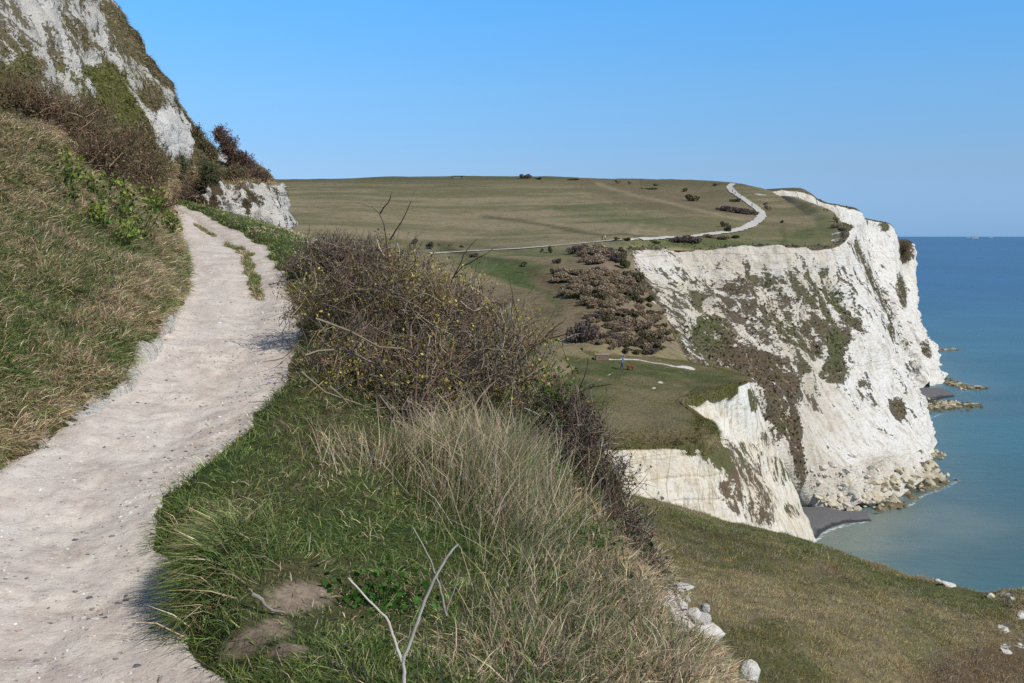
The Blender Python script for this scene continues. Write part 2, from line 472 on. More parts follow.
ec = [cl(x) for x in [
    [(590, 246, 275), (596, 255, 270), (606, 282, 246), (622, 309, 218), (640, 338, 190), (655, 370, 160), (690, 410, 150), (730, 470, 160), (762, 522, Z)],
    [(622, 245.5, 262), (624, 249, 257), (629, 277, 229.5), (641, 306, 202.5), (659, 336, 175), (680, 369, 149), (716, 404, 144), (742, 466, 152), (770, 518, Z)],
    [(637, 246, 265), (638, 250, 261), (651, 278, 245), (666, 307, 223), (686, 337, 201), (708, 370, 180), (731, 405, 172), (756, 460, 174), (781, 513, Z)],
    [(663, 246, 272), (663, 249, 266), (671, 276, 257), (683, 305, 243), (698, 336, 226), (717, 367, 209), (742, 402, 197), (768, 452, 192), (792, 506, Z)],
    [(690, 246, 277), (690, 249, 271.5), (697, 276, 262), (708, 305, 251), (724, 338, 232), (740, 370, 218), (760, 408, 205), (782, 455, 199), (803, 508, Z)],
    [(720, 246, 283), (720, 249, 275.5), (726, 276, 268), (736, 305, 257), (750, 340, 246), (765, 375, 231), (780, 415, 216), (792, 455, 208), (813, 509, Z)],
    [(750, 246, 288), (750, 249, 281), (755, 276, 274), (764, 305, 265), (776, 340, 252), (788, 378, 239), (798, 418, 225), (806, 455, 216), (824, 511, Z)],
    [(780, 247, 294), (780, 250, 286.5), (784, 276, 281), (792, 305, 273), (803, 340, 262), (812, 380, 249), (816, 420, 237), (822, 456, 226), (842, 512, Z)],
    [(825, 246, 304), (825, 249, 296.5), (828, 276, 292), (834, 305, 286), (844, 340, 275), (850, 380, 262), (852, 420, 249), (858, 452, 240), (876, 508, Z)],
    [(840, 239, 320), (842.5, 242, 313), (849, 272, 306), (857, 303, 298), (868, 337, 288), (877, 377, 275), (887, 415, 262), (897, 445, 253), (916, 486, Z)],
    [(842, 228, 350), (846, 231, 341), (861, 263, 337), (873, 300, 329), (887, 340, 316), (901, 380, 299), (911, 412, 285), (918, 432, 278), (930, 456, Z)],
    [(838, 224, 392), (849, 227, 378), (866, 260, 372), (880, 300, 360), (893, 340, 345), (904, 378, 325), (912, 398, 314), (917, 412, 307), (924, 423, Z)],
    [(815, 214, 480), (800, 216, 520), (800, 235, 510), (815, 265, 498), (830, 300, 475), (850, 335, 445), (880, 365, 402), (905, 382, 370), (920, 400, Z)],
    [(766, 190, 575), (768, 192, 548), (772, 215, 543), (780, 240, 536), (800, 275, 516), (835, 310, 484), (870, 345, 440), (900, 372, 405), (918, 392, Z)],
    [(798, 188.5, 580), (799, 190, 555), (803, 215, 550), (812, 240, 542), (830, 275, 520), (855, 310, 487), (880, 345, 440), (905, 372, 408), (922, 390, Z)],
    [(811, 194, 584), (812, 196, 560), (815, 218, 555), (823, 242, 546), (838, 275, 524), (860, 310, 490), (885, 345, 436), (910, 370, 410), (928, 388, Z)],
    [(823, 203, 588), (825, 205, 565), (828, 225, 560), (835, 245, 551), (848, 277, 528), (866, 310, 493), (890, 345, 430), (915, 370, 408), (935, 387, Z)],
    [(853, 209, 598), (857, 211, 577), (858, 228, 572), (860, 248, 562), (869, 280, 538), (884, 312, 502), (902, 345, 452), (922, 367, 406), (942, 384, Z)],
    [(853, 216, 620), (858, 220, 594), (864, 236, 588), (870, 252, 578), (878, 282, 552), (892, 312, 514), (910, 342, 463), (926, 362, 428), (940, 379, Z)],
    [(872, 221, 628), (874, 222, 602), (876, 236, 597), (880, 254, 586), (888, 282, 560), (899, 312, 522), (914, 340, 474), (927, 358, 442), (940, 375, Z)],
    [(888, 224, 634), (890, 226, 608), (892, 236, 603), (893, 256, 592), (896, 285, 566), (904, 312, 528), (917, 337, 480), (929, 355, 448), (940, 371, Z)],
    [(892, 233, 636), (895.5, 235, 612), (896, 250, 606), (897, 268, 594), (899, 292, 570), (907, 315, 532), (919, 337, 486), (930, 353, 454), (940, 367, Z)],
    [(893, 238, 680), (897, 242, 652), (899, 255, 648), (901, 272, 636), (904, 296, 606), (911, 316, 562), (921, 335, 512), (930, 350, 482), (938, 361, Z)],
    [(895, 239, 730), (898, 262, 690), (902, 268, 684), (905, 280, 672), (909, 300, 640), (914, 317, 600), (921, 333, 555), (929, 347, 512), (936, 356, Z)],
    [(905, 240, 740), (911, 244, 712), (913.5, 250, 706), (914.5, 275, 690), (915.5, 300, 655), (917.5, 320, 612), (922, 332, 570), (928, 344, 534), (935, 352, Z)],
    [(900, 241, 820), (908, 246, 800), (908, 260, 790), (908, 280, 780), (908, 300, 760), (910, 312, 720), (912, 322, 690), (914, 330, 660), (918, 334, Z)],
]]
cliff = Patch(ec, [6, 10, 14, 14, 15, 15, 15, 20, 15, 15, 10, 8, 6, 12, 8, 8, 12, 8, 8, 8, 8, 6, 6, 8, 5], [4, 24, 26, 28, 28, 28, 26, 28], flip=True)
G = cliff.G; px, py = cliff.px.copy(), cliff.py.copy()
vv = np.linspace(0, 1, G.shape[1])[None, :] * np.ones((G.shape[0], 1))
topm = sstep(vv, .005, .06)
sc = (1, 1, .30)
disp = ridged(G, 1 / 24, 3, 31, (1, 1, .22)) * 3.0 + ridged(G, 1 / 9, 3, 34, (1, 1, .35)) * 1.1 + fbm(G, 1 / 6, 5, 32, .6, (1, 1, .6)) * 1.7 + fbm(G, 1 / 2.2, 3, 33, .6, (1, 1, 1)) * .5
disp *= 1 - .72 * blobs(px, py, [(845, 425, 60, 44, 0, 1), (850, 262, 26, 26, 0, .8), (880, 260, 22, 45, 0, .85), (906, 285, 10, 40, 0, .85)])
disp *= (.2 + .8 * sstep(np.arange(G.shape[0])[:, None] * np.ones((1, G.shape[1])), 14, 32)) * (.15 + .85 * topm)
cliff.displace(disp)
cov = np.full(px.shape, -.02)
front = (px < 838)
cov = np.maximum(cov, -.1 + blobs(px, py, [(735, 285, 130, 30, 3, .27), (715, 305, 60, 34, 10, .52), (775, 322, 85, 46, 8, .60), (815, 315, 45, 50, 0, .60), (735, 350, 60, 30, 20, .62), (888, 325, 13, 46, -14, .44), (872, 290, 12, 40, -20, .40), (905, 365, 12, 40, -14, .34), (840, 330, 26, 60, 10, .40), (660, 262, 30, 16, 20, .12), (790, 385, 50, 30, 0, .36), (880, 300, 20, 60, -15, .26), (905, 400, 18, 40, -10, .26)]))
cov = np.maximum(cov, -.1 + .92 * blobs(px, py, [
    (712, 340, 26, 24, 10, 1.0), (728, 312, 40, 7, 20, .62), (745, 372, 42, 24, 25, .98), (772, 400, 26, 30, 0, .95), (790, 440, 10, 42, -5, 1.0), (775, 425, 12, 22, 0, .8),
    (812, 300, 34, 16, 20, .72), (800, 335, 36, 28, 20, .75), (836, 345, 13, 20, 0, .95), (834, 372, 16, 12, 0, .9), (760, 345, 26, 20, 30, .6), (722, 362, 26, 14, 20, .85),
    (896, 410, 6, 13, -15, .95), (866, 392, 9, 22, -15, .5), (925, 350, 4, 9, -20, .8), (900, 292, 5, 20, -8, .85), (905, 253, 8, 11, 0, 1.0), (882, 228, 7, 4, 10, .9), (869, 225, 7, 3, 10, .5),
    (893, 455, 5, 3, 10, .8), (912, 365, 5, 9, 0, .55), (858, 410, 4, 12, 10, .4), (700, 302, 18, 5, 15, .6), (676, 288, 10, 4, 20, .4), (800, 405, 30, 6, 20, .3)]))
ln = lambda pts, w, v: v * np.exp(-(lined(px, py, pts) / w) ** 2)
cov = np.maximum(cov, -.1 + .68 * ln([(826, 290), (840, 308), (858, 334)], 6, 1.25))
cov = np.maximum(cov, -.1 + .68 * ln([(853, 246), (866, 276), (880, 305), (885, 335)], 6, 1.0))
cov = np.maximum(cov, -.1 + .68 * ln([(740, 262), (752, 290), (772, 330), (800, 380)], 5, .8))
cov = np.maximum(cov, -.1 + .68 * ln([(626, 246), (632, 268), (652, 300), (664, 320), (678, 345), (692, 366)], 7, 1.25))
cov = np.maximum(cov, -.1 + .68 * ln([(655, 292), (672, 312), (690, 345), (700, 366)], 6, .9))
cov = np.where(py > 440 + (px < 800) * 0, np.minimum(cov, np.where(px > 797, .02, cov)), cov)
veg = cov + .1 * fbm(G, 1 / 9, 3, 41)
veg = np.where(vv < .035, 1.2, veg)
n1 = fbm(G, 1 / 14, 4, 42); n2 = fbm(G, 1 / 3, 3, 43)
c = mixv(np.broadcast_to(np.array([.125, .115, .062]), G.shape), np.array([.135, .108, .072]), sstep(n1 + .4 * n2, -.3, .35))
c = mixv(c, np.array([.095, .108, .042]), blobs(px, py, [(705, 332, 20, 14, 0, .6), (712, 350, 18, 12, 0, .35), (790, 312, 8, 5, 0, .7), (836, 300, 10, 12, 0, .7), (833, 350, 12, 18, 0, .8), (788, 325, 12, 6, 0, .8), (893, 455, 6, 4, 0, .9), (775, 432, 10, 5, 0, .9)]))
c = mixv(c, BROWN * 1.0, blobs(px, py, [(745, 372, 36, 24, 20, .6), (785, 430, 16, 40, 0, .6), (650, 300, 20, 40, -30, .4), (905, 252, 10, 12, 0, .4)]))
cliff_mat = ground_mat('cliff_chalk', .22, (.76, .74, .69), (.60, .545, .45), amp=1.7, edge=.07, bump=1.0, bdist=1.1, streak=(1, 1, .6), strata=.55, vstreak=(.6, .6, 1.5))
fresh = .30 + .65 * sstep(px, 815, 850) - .75 * sstep(py, 448, 485) + .1 * blobs(px, py, [(835, 430, 50, 36, 0, 1)]) - .35 * blobs(px, py, [(825, 425, 40, 40, 0, 1)])
cliff.build('cliff', cliff_mat, c, veg, fresh=fresh)

# ------------------------------------------------------------------ the shelf with its own low cliffs
dtop = [
    [(200, 400, 125), (210, 410, 114), (220, 425, 102), (230, 450, 88), (230, 482, 78), (230, 489, 77.5), (230, 500, 77.5)],
    [(440, 372, 122), (460, 380, 112), (480, 395, 100), (500, 420, 86), (520, 440, 80), (520, 446, 79.5), (520, 453.5, 79.95)],
    [(560, 352, 136), (560, 359, 131), (560, 378, 114), (560, 410, 94), (560, 442, 81.5), (560, 446, 80.5), (560, 454.5, 80.45)],
    [(604, 352, 140), (602, 358, 134), (602, 376, 117), (604, 408, 97), (605, 442, 84), (605, 447, 83), (605, 456.5, 83.05)],
    [(642, 355, 145), (640, 361, 138), (638, 378, 120), (642, 408, 100), (650, 442, 86), (650, 446.5, 85), (650, 456.5, 85.05)],
    [(692, 362, 150), (684, 366, 140), (672, 381, 123), (672, 408, 102), (690, 438, 88), (700, 444.5, 86.5), (703, 453.5, 86.45)],
    [(728, 368, 150), (712, 371, 139), (692, 383, 125), (684, 406, 104), (700, 428, 92), (714, 438, 89), (718, 447.5, 88.95)],
    [(740, 372, 148), (726, 374, 138), (706, 383, 126), (680, 403, 108), (692, 414, 99), (713, 422, 95), (716, 431.5, 94.95)],
    [(748, 376, 140), (737, 377, 134), (716, 383, 126), (692, 394, 113), (678, 400.5, 108), (676, 403, 107), (678, 412.5, 107.15)],
    [(752, 379, 134), (744, 379.5, 130), (728, 383, 124.5), (713, 389, 116), (706, 392, 112.5), (704, 394, 112), (704, 403.5, 112.05)],
    [(753, 383, 129), (748, 381.5, 127), (744, 382, 123), (741, 383, 118.5), (739, 383.5, 117.5), (738, 385, 117), (738, 394.5, 117.05)],
]
shelf = Patch(dtop, [16, 16, 16, 20, 22, 14, 10, 12, 14, 16], [14, 30, 40, 30, 8, 6], flip=True)
G = shelf.G; px, py = shelf.px, shelf.py
em = sstep(np.linspace(0, 1, G.shape[1])[None, :] * np.ones((G.shape[0], 1)), .9, .7)
shelf.displace(fbm(G, 1 / 9, 4, 51) * .35 * em + fbm(G, 1 / 3.2, 3, 55) * .16 * em + fbm(G, 1 / 1.6, 3, 52) * .07)
lipm = sstep(em, .2, 0); shelf.G[..., 2] += lipm * fbm(G, 1 / 1.7, 4, 56, .65) * .75; shelf.G[..., 1] -= lipm * np.abs(fbm(G, 1 / 2.3, 3, 57)) * .5; G = shelf.G
n1 = fbm(G, 1 / 9, 4, 53, .6, (.5, 1, 1)); n2 = fbm(G, 1 / 2, 3, 54)
c = mixv(np.broadcast_to(OLIVE * np.array([1.05, 1.05, .95]), G.shape), TAN * .72, sstep(n1 + .35 * n2, -.25, .45) * .75)
c = mixv(c, GREEN * 1.0, blobs(px, py, [(620, 370, 70, 7, 3, .5), (580, 395, 26, 18, 0, .3), (700, 376, 40, 6, 10, .45), (665, 413, 14, 6, 0, .35), (720, 432, 10, 6, 0, .5)]))
c = mixv(c, TAN * .7, blobs(px, py, [(640, 415, 50, 14, 0, .7), (640, 380, 18, 4, 10, .5), (630, 432, 60, 8, 0, .4)]))
c = mixv(c, DRY * .7, np.exp(-(lined(px, py, [(555, 440), (600, 442), (650, 440), (700, 440)]) / 3.5) ** 2) * .6)
veg = np.full(px.shape, 1.6)
veg -= 1.35 * np.exp(-(lined(px, py, [(588, 358.5), (606, 359.5), (640, 361), (660, 364), (695, 368)]) / 1.1) ** 2)
veg -= 1.1 * np.exp(-(lined(px, py, [(575, 392), (590, 383), (613, 373)]) / .9) ** 2)
veg -= 1.2 * blobs(px, py, [(661, 383, 4, 1.5, 0, 1), (654, 388, 3, 1.5, 0, 1), (681, 372, 5, 1.4, 10, .9), (687, 366, 7, 1.5, 5, .8), (735, 382, 10, 1.5, 0, .5)])
shelf_mat = ground_mat('shelf_turf', .5, (.72, .69, .62), (.62, .56, .47), bump=.6, bdist=.25, vvar=.8)
shelf.build('shelf', shelf_mat, c, veg)

dc = [
    [(230, 484, 80), (230, 490, 77.6), (230, 515, 76.6), (230, 550, 75.6), (230, 590, 74), (230, 660, 70)],
    [(520, 444, 82), (520, 447, 79.6), (520, 470, 78.6), (520, 500, 77.6), (520, 540, 76), (520, 600, 72)],
    [(560, 442, 83), (560, 447.5, 80.6), (560, 470, 79.6), (560, 500, 78.6), (560, 540, 77), (565, 600, 73)],
    [(605, 444, 86), (605, 449, 83), (606, 470, 82), (608, 500, 81), (610, 540, 79), (620, 600, 75)],
    [(650, 443, 88), (650, 449, 85), (652, 470, 84), (655, 500, 83), (660, 540, 81), (670, 600, 77)],
    [(698, 441, 90), (701, 446.5, 86.6), (712, 475, 86), (722, 505, 85), (730, 540, 84), (735, 600, 80)],
    [(711, 435, 93), (715, 440, 89), (735, 470, 89.5), (752, 500, 90), (768, 535, 92), (785, 590, 92)],
    [(708, 420, 99), (713, 424, 95.2), (738, 455, 97), (760, 487, 100), (782, 525, 104), (800, 570, 106)],
    [(680, 399, 112), (677, 404.5, 107.5), (715, 432, 109), (751, 468, 112), (785, 515, 118), (806, 552, 122)],
    [(705, 389, 118), (704, 396, 112.6), (727, 422, 115), (757, 460, 120), (787, 505, 130), (811, 548, 136)],
    [(737, 381, 124), (738, 387, 117.6), (749, 418, 121), (768, 455, 129), (790, 498, 142), (813, 545, 152)],
    [(743, 379, 133), (749, 382, 127.5), (757, 412, 130), (774, 450, 140), (793, 492, 154), (813, 540, 170)],
    [(738, 374, 142), (749, 379, 139), (757, 408, 143), (773, 446, 152), (790, 488, 166), (808, 535, 184)],
]
scl = Patch(dc, [20, 12, 22, 26, 28, 14, 14, 18, 18, 20, 16, 14], [6, 34, 34, 34, 20], flip=True)
G = scl.G; px, py = scl.px.copy(), scl.py.copy()
vv = np.linspace(0, 1, G.shape[1])[None, :] * np.ones((G.shape[0], 1))
dm = (.01 + .99 * sstep(vv, .05, .20))
disp = ridged(G, 1 / 5.5, 4, 61, (1, 1, .4)) * .55 + fbm(G, 1 / 2.2, 5, 62, .6) * .38
ledge = np.abs((G[..., 2] * .55 + .15 * fbm(G, .15, 2, 66)) % 1 - .5)
disp += np.where(px < 725, -.2 * (ledge < .07) * (fbm(G, .2, 3, 68) > -.1) + vn(np.floor(G * np.array([.35, .35, .55])) + .5, 67) * .22, 0)
scl.displace(disp * dm * np.where(px < 725, .55, 1))
cov = np.full(px.shape, -.03)
cov = np.maximum(cov, -.05 + .85 * blobs(px, py, [(745, 490, 22, 40, -32, .75), (722, 455, 20, 16, 40, .85), (750, 455, 10, 20, -30, .5), (765, 440, 10, 12, -20, .6), (752, 400, 4, 14, -8, .8), (775, 470, 10, 16, -25, .55), (727, 425, 4, 14, -15, .3), (740, 505, 12, 18, -30, .7), (790, 512, 8, 12, -25, .5), (757, 475, 6, 16, -20, .6)]))
veg = cov + np.where(vv < .05, 1.6, 0)
n1 = fbm(G, 1 / 6, 4, 63)
c = mixv(np.broadcast_to(OLIVE * 1.0, G.shape), BROWN * 1.2, sstep(n1, -.3, .3))
scl_mat = ground_mat('shelf_chalk', .55, (.76, .74, .69), (.66, .58, .44), amp=1.5, edge=.05, bump=.8, bdist=.35, streak=(1, 1, .6), strata=.9, joints=.5)
scl.build('shelf_cliff', scl_mat, c, veg, fresh=.35 + .6 * sstep(px, 690, 730) * sstep(py, 460, 400))

# ------------------------------------------------------------------ the grassy slope below the path
sc_ = [
    [(470, 560, 76), (470, 520, 68), (470, 500, 60), (480, 560, 46), (490, 640, 33), (480, 760, 24), (450, 950, 16)],
    [(600, 560, 76), (600, 520, 68), (600, 498, 61), (600, 560, 46), (610, 640, 33), (620, 760, 24), (640, 950, 16)],
    [(645, 570, 75), (645, 525, 67), (645, 501, 60.5), (650, 560, 46), (660, 640, 33), (670, 760, 24), (690, 950, 16)],
    [(700, 580, 73), (700, 532, 66), (700, 513, 60), (705, 570, 45), (715, 640, 34), (730, 760, 25), (750, 950, 17)],
    [(762, 590, 70), (762, 546, 63), (760, 529, 57.5), (770, 580, 45), (790, 640, 35), (810, 760, 26), (830, 950, 18)],
    [(805, 600, 68), (805, 560, 61), (803, 541, 55.5), (815, 585, 45), (840, 640, 36), (870, 760, 27), (900, 950, 19)],
    [(855, 615, 65), (855, 576, 59), (852, 557.5, 53), (865, 595, 44.5), (890, 645, 37), (930, 760, 28), (970, 950, 20)],
    [(905, 630, 62), (905, 590, 56), (902, 573, 50.5), (915, 605, 44), (945, 650, 38), (990, 760, 29), (1040, 950, 21)],
    [(945, 640, 60), (945, 598, 54), (942, 582, 48.5), (955, 612, 43.5), (985, 655, 38), (1040, 760, 30), (1100, 950, 22)],
    [(990, 660, 57), (990, 610, 51), (985, 592.5, 46.5), (1000, 620, 42.5), (1025, 660, 38), (1080, 760, 31), (1150, 950, 23)],
    [(1035, 680, 54), (1035, 615, 49), (1030, 592, 45.5), (1040, 625, 42), (1060, 665, 38), (1110, 760, 32), (1200, 950, 24)],
    [(1120, 720, 54), (1120, 640, 49), (1110, 605, 45.5), (1110, 640, 42), (1120, 690, 39), (1170, 780, 33), (1260, 950, 25)],
]
slope = Patch(sc_, [14, 14, 18, 20, 16, 18, 18, 16, 16, 16, 14], [10, 14, 44, 40, 30, 10], flip=True)
G = slope.G; px, py = slope.px, slope.py
slope.displace(fbm(G, 1 / 7, 4, 71) * .30 + fbm(G, 1 / 1.7, 4, 72, .6) * .16 - .28 * np.exp(-(lined(px, py, [(668, 517), (700, 531), (735, 541), (762, 549)]) / 2.0) ** 2))
n1 = fbm(G, 1 / 5, 4, 73); n2 = fbm(G, 1 / 1.2, 3, 74)
c = mixv(np.broadcast_to(OLIVE * 1.0, G.shape), TAN * .78, sstep(n1 + .5 * n2 + sstep(py, 540, 610) * .25, -.3, .55) * .9)
c = mixv(c, GREEN * .95, blobs(px, py, [(960, 598, 45, 14, 12, .6), (900, 585, 40, 10, 18, .35), (820, 552, 60, 7, 18, .45), (720, 525, 60, 7, 14, .4), (925, 640, 40, 25, 60, .3)]))
c = mixv(c, BROWN * 1.15, blobs(px, py, [(985, 668, 70, 22, -8, .85), (830, 570, 14, 5, 0, .6), (1000, 630, 20, 14, 0, .3)]))
c = mixv(c, BROWN * .7, np.exp(-(lined(px, py, [(668, 518), (700, 532), (735, 542), (762, 550)]) / 1.6) ** 2) * .8)
veg = np.full(px.shape, 1.5) - 1.1 * blobs(px, py, [(1004, 629, 8, 4, 30, 1), (1006, 650, 8, 7, 20, 1), (1022, 615, 6, 6, 0, 1), (1020, 645, 10, 5, 20, .9), (950, 580, 14, 5, 10, .9), (1000, 595, 14, 6, 0, .85)])
veg = np.where(np.linspace(0, 1, G.shape[1])[None, :] < .13, -.2, veg)
slope_mat = ground_mat('slope_turf', 1.1, (.72, .69, .62), (.65, .60, .5), bump=.7, bdist=.2, vvar=.9)
slope.build('slope', slope_mat, c, veg)

# ------------------------------------------------------------------ near ground: chalk path, verge and mound
PT = [(-330, 330, 900, 3.0), (-160, 203, 683, 4.5), (-45, 166, 560, 6.2), (0, 170, 500, 7.4), (75, 230, 450, 8.8), (110, 262, 420, 9.9), (150, 297, 370, 12), (165, 302, 350, 13), (188, 296, 300, 17.5), (188, 284, 280, 19.5), (182, 268, 250, 25), (173, 234, 230, 31), (166, 200, 214, 37), (150, 178, 205, 42), (120, 150, 199, 48)]
PY = np.array([-8] + [p[3] for p in PT])
PL = np.array([-2.0] + [at(p[0], p[2], p[3])[0] for p in PT]); PR = np.array([.2] + [at(p[1], p[2], p[3])[0] for p in PT])
PL[1], PR[1] = -2.7, -.75
PZ = np.array([-2.05] + [at(p[0], p[2], p[3])[2] - 60 for p in PT]); PZ[1] = -2.04
EY = np.array([-8, 3, 5.5, 8, 9, 10.5, 13, 16, 20, 25, 32, 42, 50])
EX = np.array([1.6, 1.18, .98, .80, .80, .62, 0.0, -1.2, -2.6, -4.2, -6.6, -9.3, -11.0])
EZ = np.array([-2.6, -2.52, -2.46, -2.45, -2.38, -2.25, -1.9, -1.5, -1.05, -.55, -.05, .1, .3])
ys = np.concatenate([np.arange(-7, 3.5, .5), np.arange(3.5, 14, .055), np.arange(14, 26, .12), np.arange(26, 47.9, .3)])


def interp(y, Yk, Vk):
    k = np.linspace(Yk[0], Yk[-1], 900); v = np.interp(k, Yk, Vk)
    ker = np.hanning(13); ker /= ker.sum(); vp = np.pad(v, 6, 'edge'); v = np.convolve(vp, ker, 'valid')
    return np.interp(y, k, v)


lx, rx, ez, ex, pz = interp(ys, PY, PL), interp(ys, PY, PR), interp(ys, EY, EZ), interp(ys, EY, EX), interp(ys, PY, PZ)
wob = lambda k, s: vn(np.stack([ys * k, ys * 0, ys * 0], -1), s)
rx = rx + .10 * wob(.9, 1) + .07 * wob(2.3, 2) + .04 * wob(6, 9); lx = lx + .08 * wob(1.1, 3) + .05 * wob(3, 4)
ex = np.maximum(ex, rx + .8)
prof = []


def seg(a, b, n, last=False):
    return a + (b - a) * np.linspace(0, 1, n + 1)[:None if last else -1][None, :]


one = np.ones_like(ys)[:, None]; lx, rx, ex, ez, pz = (v[:, None] for v in (lx, rx, ex, ez, pz))
kx = [lx - 1.0, lx - .1, lx + .25, (lx + rx) / 2, rx - .12, rx + .03, rx + .25, rx + (ex - rx) * .45, rx + (ex - rx) * .8, ex, ex + .55, ex + 1.4, ex + 4.5, ex + 11]
lip = .17 + .08 * np.exp(-((ys - 5.8) / .7) ** 2)[:, None]
kz = [pz - .15, pz + .10, pz + .03, pz - .03, pz, pz + .03, pz + lip, pz * .55 + ez * .45 + .2, pz * .2 + ez * .8 + .12, ez, ez - .55, ez - 2.0, ez - 5.8, ez - 13]
cnt = [4, 6, 22, 22, 6, 6, 22, 20, 14, 10, 10, 8, 8]
gxs = np.concatenate([seg(kx[i], kx[i + 1], cnt[i], i == 12) for i in range(13)], 1)
gzs = np.concatenate([seg(kz[i], kz[i + 1], cnt[i], i == 12) for i in range(13)], 1) + 60
near = Patch([[(0, 500, 5), (5, 500, 5)], [(0, 400, 5), (5, 400, 5)]], 1, 1)
near.G = np.stack([gxs, ys[:, None] * np.ones_like(gxs), gzs], -1); near.flip = True; near.px, near.py = proj(near.G)
G = near.G; px, py = near.px, near.py
tt = (gxs - lx) / (rx - lx)
onp = sstep(tt, -.42, -.36) * sstep(tt, 1.03, .96)
dz = onp * (fbm(G, 1.6, 4, 81) * .05 + fbm(G, 6, 4, 82, .6) * .022 - .05 * np.exp(-((tt - .62) / .12) ** 2) * sstep(ys[:, None], 8, 20)) + (1 - onp) * (fbm(G, 1.3, 4, 83) * .09 + fbm(G, 5, 3, 84) * .03)
near.G[..., 2] += dz
vegp = 1.5 * (1 - onp)
vegp -= 1.7 * blobs(px, py, [(690, 608, 22, 30, -35, 1), (706, 630, 16, 12, 0, 1), (668, 598, 12, 8, 0, .7)]) * (.75 + .5 * fbm(G, 3, 3, 88))
soil = blobs(px, py, [(298, 600, 34, 15, -10, 1), (255, 640, 40, 13, -25, .85), (285, 655, 24, 9, 0, .7), (275, 545, 14, 7, 0, .5), (330, 540, 14, 6, 0, .4)])
cross = sstep(gxs - ex, .2, .9)
vegp += 1.4 * np.exp(-((tt - .70 + .05 * wob(.5, 7)[:, None]) / .055) ** 2) * sstep(ys[:, None], 17, 18.5) * sstep(ys[:, None], 29, 26)
vegp += 1.2 * np.exp(-((tt - .55) / .06) ** 2) * sstep(ys[:, None], 29, 30) * sstep(ys[:, None], 34, 33)
n1 = fbm(G, .9, 4, 85); n2 = fbm(G, 4, 3, 86)
c = mixv(np.broadcast_to(GREEN * .8, G.shape), DRY * .55, sstep(n1 + .4 * n2, -.4, .5) * .8)
c = mixv(c, np.array([.30, .235, .17]), sstep(soil + .25 * n2, .35, .6))
c = mixv(c, OLIVE * 1.7, (tt > .2) & (tt < .95) & (ys[:, None] > 16))
# the path surface has its own look
m, nt, b, N, L = nodes('path_chalk')
tco = N('ShaderNodeTexCoord').outputs['Object']
av = N('ShaderNodeAttribute'); av.attribute_name = 'veg'; ac = N('ShaderNodeAttribute'); ac.attribute_name = 'col'
p1 = noise_n(N, L, tco, 1.6, 6, .62); p2 = noise_n(N, L, tco, 14, 5, .7); p3 = noise_n(N, L, tco, 60, 4, .7); p4 = noise_n(N, L, tco, 4, 5, .65, (1, .55, 1))
x = mathn(N, L, 'MULTIPLY_ADD', mathn(N, L, 'SUBTRACT', p2, .5), 1.3, av.outputs['Fac'])
mr = N('ShaderNodeMapRange'); mr.inputs[1].default_value = .4; mr.inputs[2].default_value = .6; L(x, mr.inputs[0])
ch = ramp(N, L, p1, [(.28, (.52, .44, .375)), (.5, (.62, .55, .485)), (.72, (.70, .645, .58))])
ch = mixc(N, L, ramp(N, L, p4, [(.50, (0, 0, 0)), (.64, (.8, .8, .8))]), ch, (.74, .675, .585))
ch = mixc(N, L, 1.0, ch, ramp(N, L, p2, [(.28, (.8, .78, .76)), (.48, (1, 1, 1))]), 'MULTIPLY')
ch = mixc(N, L, 1.0, ch, ramp(N, L, p3, [(.3, (.8, .78, .76)), (.46, (1, 1, 1))]), 'MULTIPLY')
vor = N('ShaderNodeTexVoronoi'); vor.inputs['Scale'].default_value = 22; L(tco, vor.inputs['Vector'])
sep = N('ShaderNodeSeparateColor'); L(vor.outputs['Color'], sep.inputs[0])
p5 = noise_n(N, L, tco, 5.5, 6, .75, (.8, 1.6, 1)); ch = mixc(N, L, 1.0, ch, ramp(N, L, p5, [(.30, (.72, .68, .66)), (.47, (1, 1, 1)), (.62, (1, 1, 1)), (.75, (1.0, .93, .84))]), 'MULTIPLY')
stone = mathn(N, L, 'MULTIPLY', ramp(N, L, vor.outputs['Distance'], [(.26, (1, 1, 1)), (.33, (0, 0, 0))]), ramp(N, L, sep.outputs[0], [(.74, (0, 0, 0)), (.76, (1, 1, 1))]))
stc = ramp(N, L, sep.outputs[1], [(.0, (.27, .25, .25)), (.2, (.46, .41, .37)), (.45, (.72, .69, .64)), (1, (.60, .53, .44))])
ch = mixc(N, L, mathn(N, L, 'MULTIPLY', stone, .85), ch, stc)
L(mixc(N, L, mr.outputs[0], ch, mixc(N, L, 1.0, ac.outputs['Color'], ramp(N, L, p2, [(.3, (.4, .4, .4)), (.6, (1, 1, 1))]), 'MULTIPLY')), b.inputs['Base Color'])
b.inputs['Roughness'].default_value = .95
hh = mathn(N, L, 'MULTIPLY_ADD', stone, .5, mathn(N, L, 'MULTIPLY_ADD', p2, .9, mathn(N, L, 'MULTIPLY_ADD', mathn(N, L, 'ADD', p4, p5), 1.3, mathn(N, L, 'MULTIPLY', p3, .25))))
bp = N('ShaderNodeBump'); bp.inputs['Strength'].default_value = .45; bp.inputs['Distance'].default_value = .028
L(hh, bp.inputs['Height']); L(bp.outputs[0], b.inputs['Normal'])
near.build('path', m, c, vegp)

# ------------------------------------------------------------------ the bank and the chalk hillside on the left
def lowY(y): return (float(np.interp(y, ys, lx[:, 0])) + .03, y, float(np.interp(y, ys, pz[:, 0])) + 60 - .06, 0)


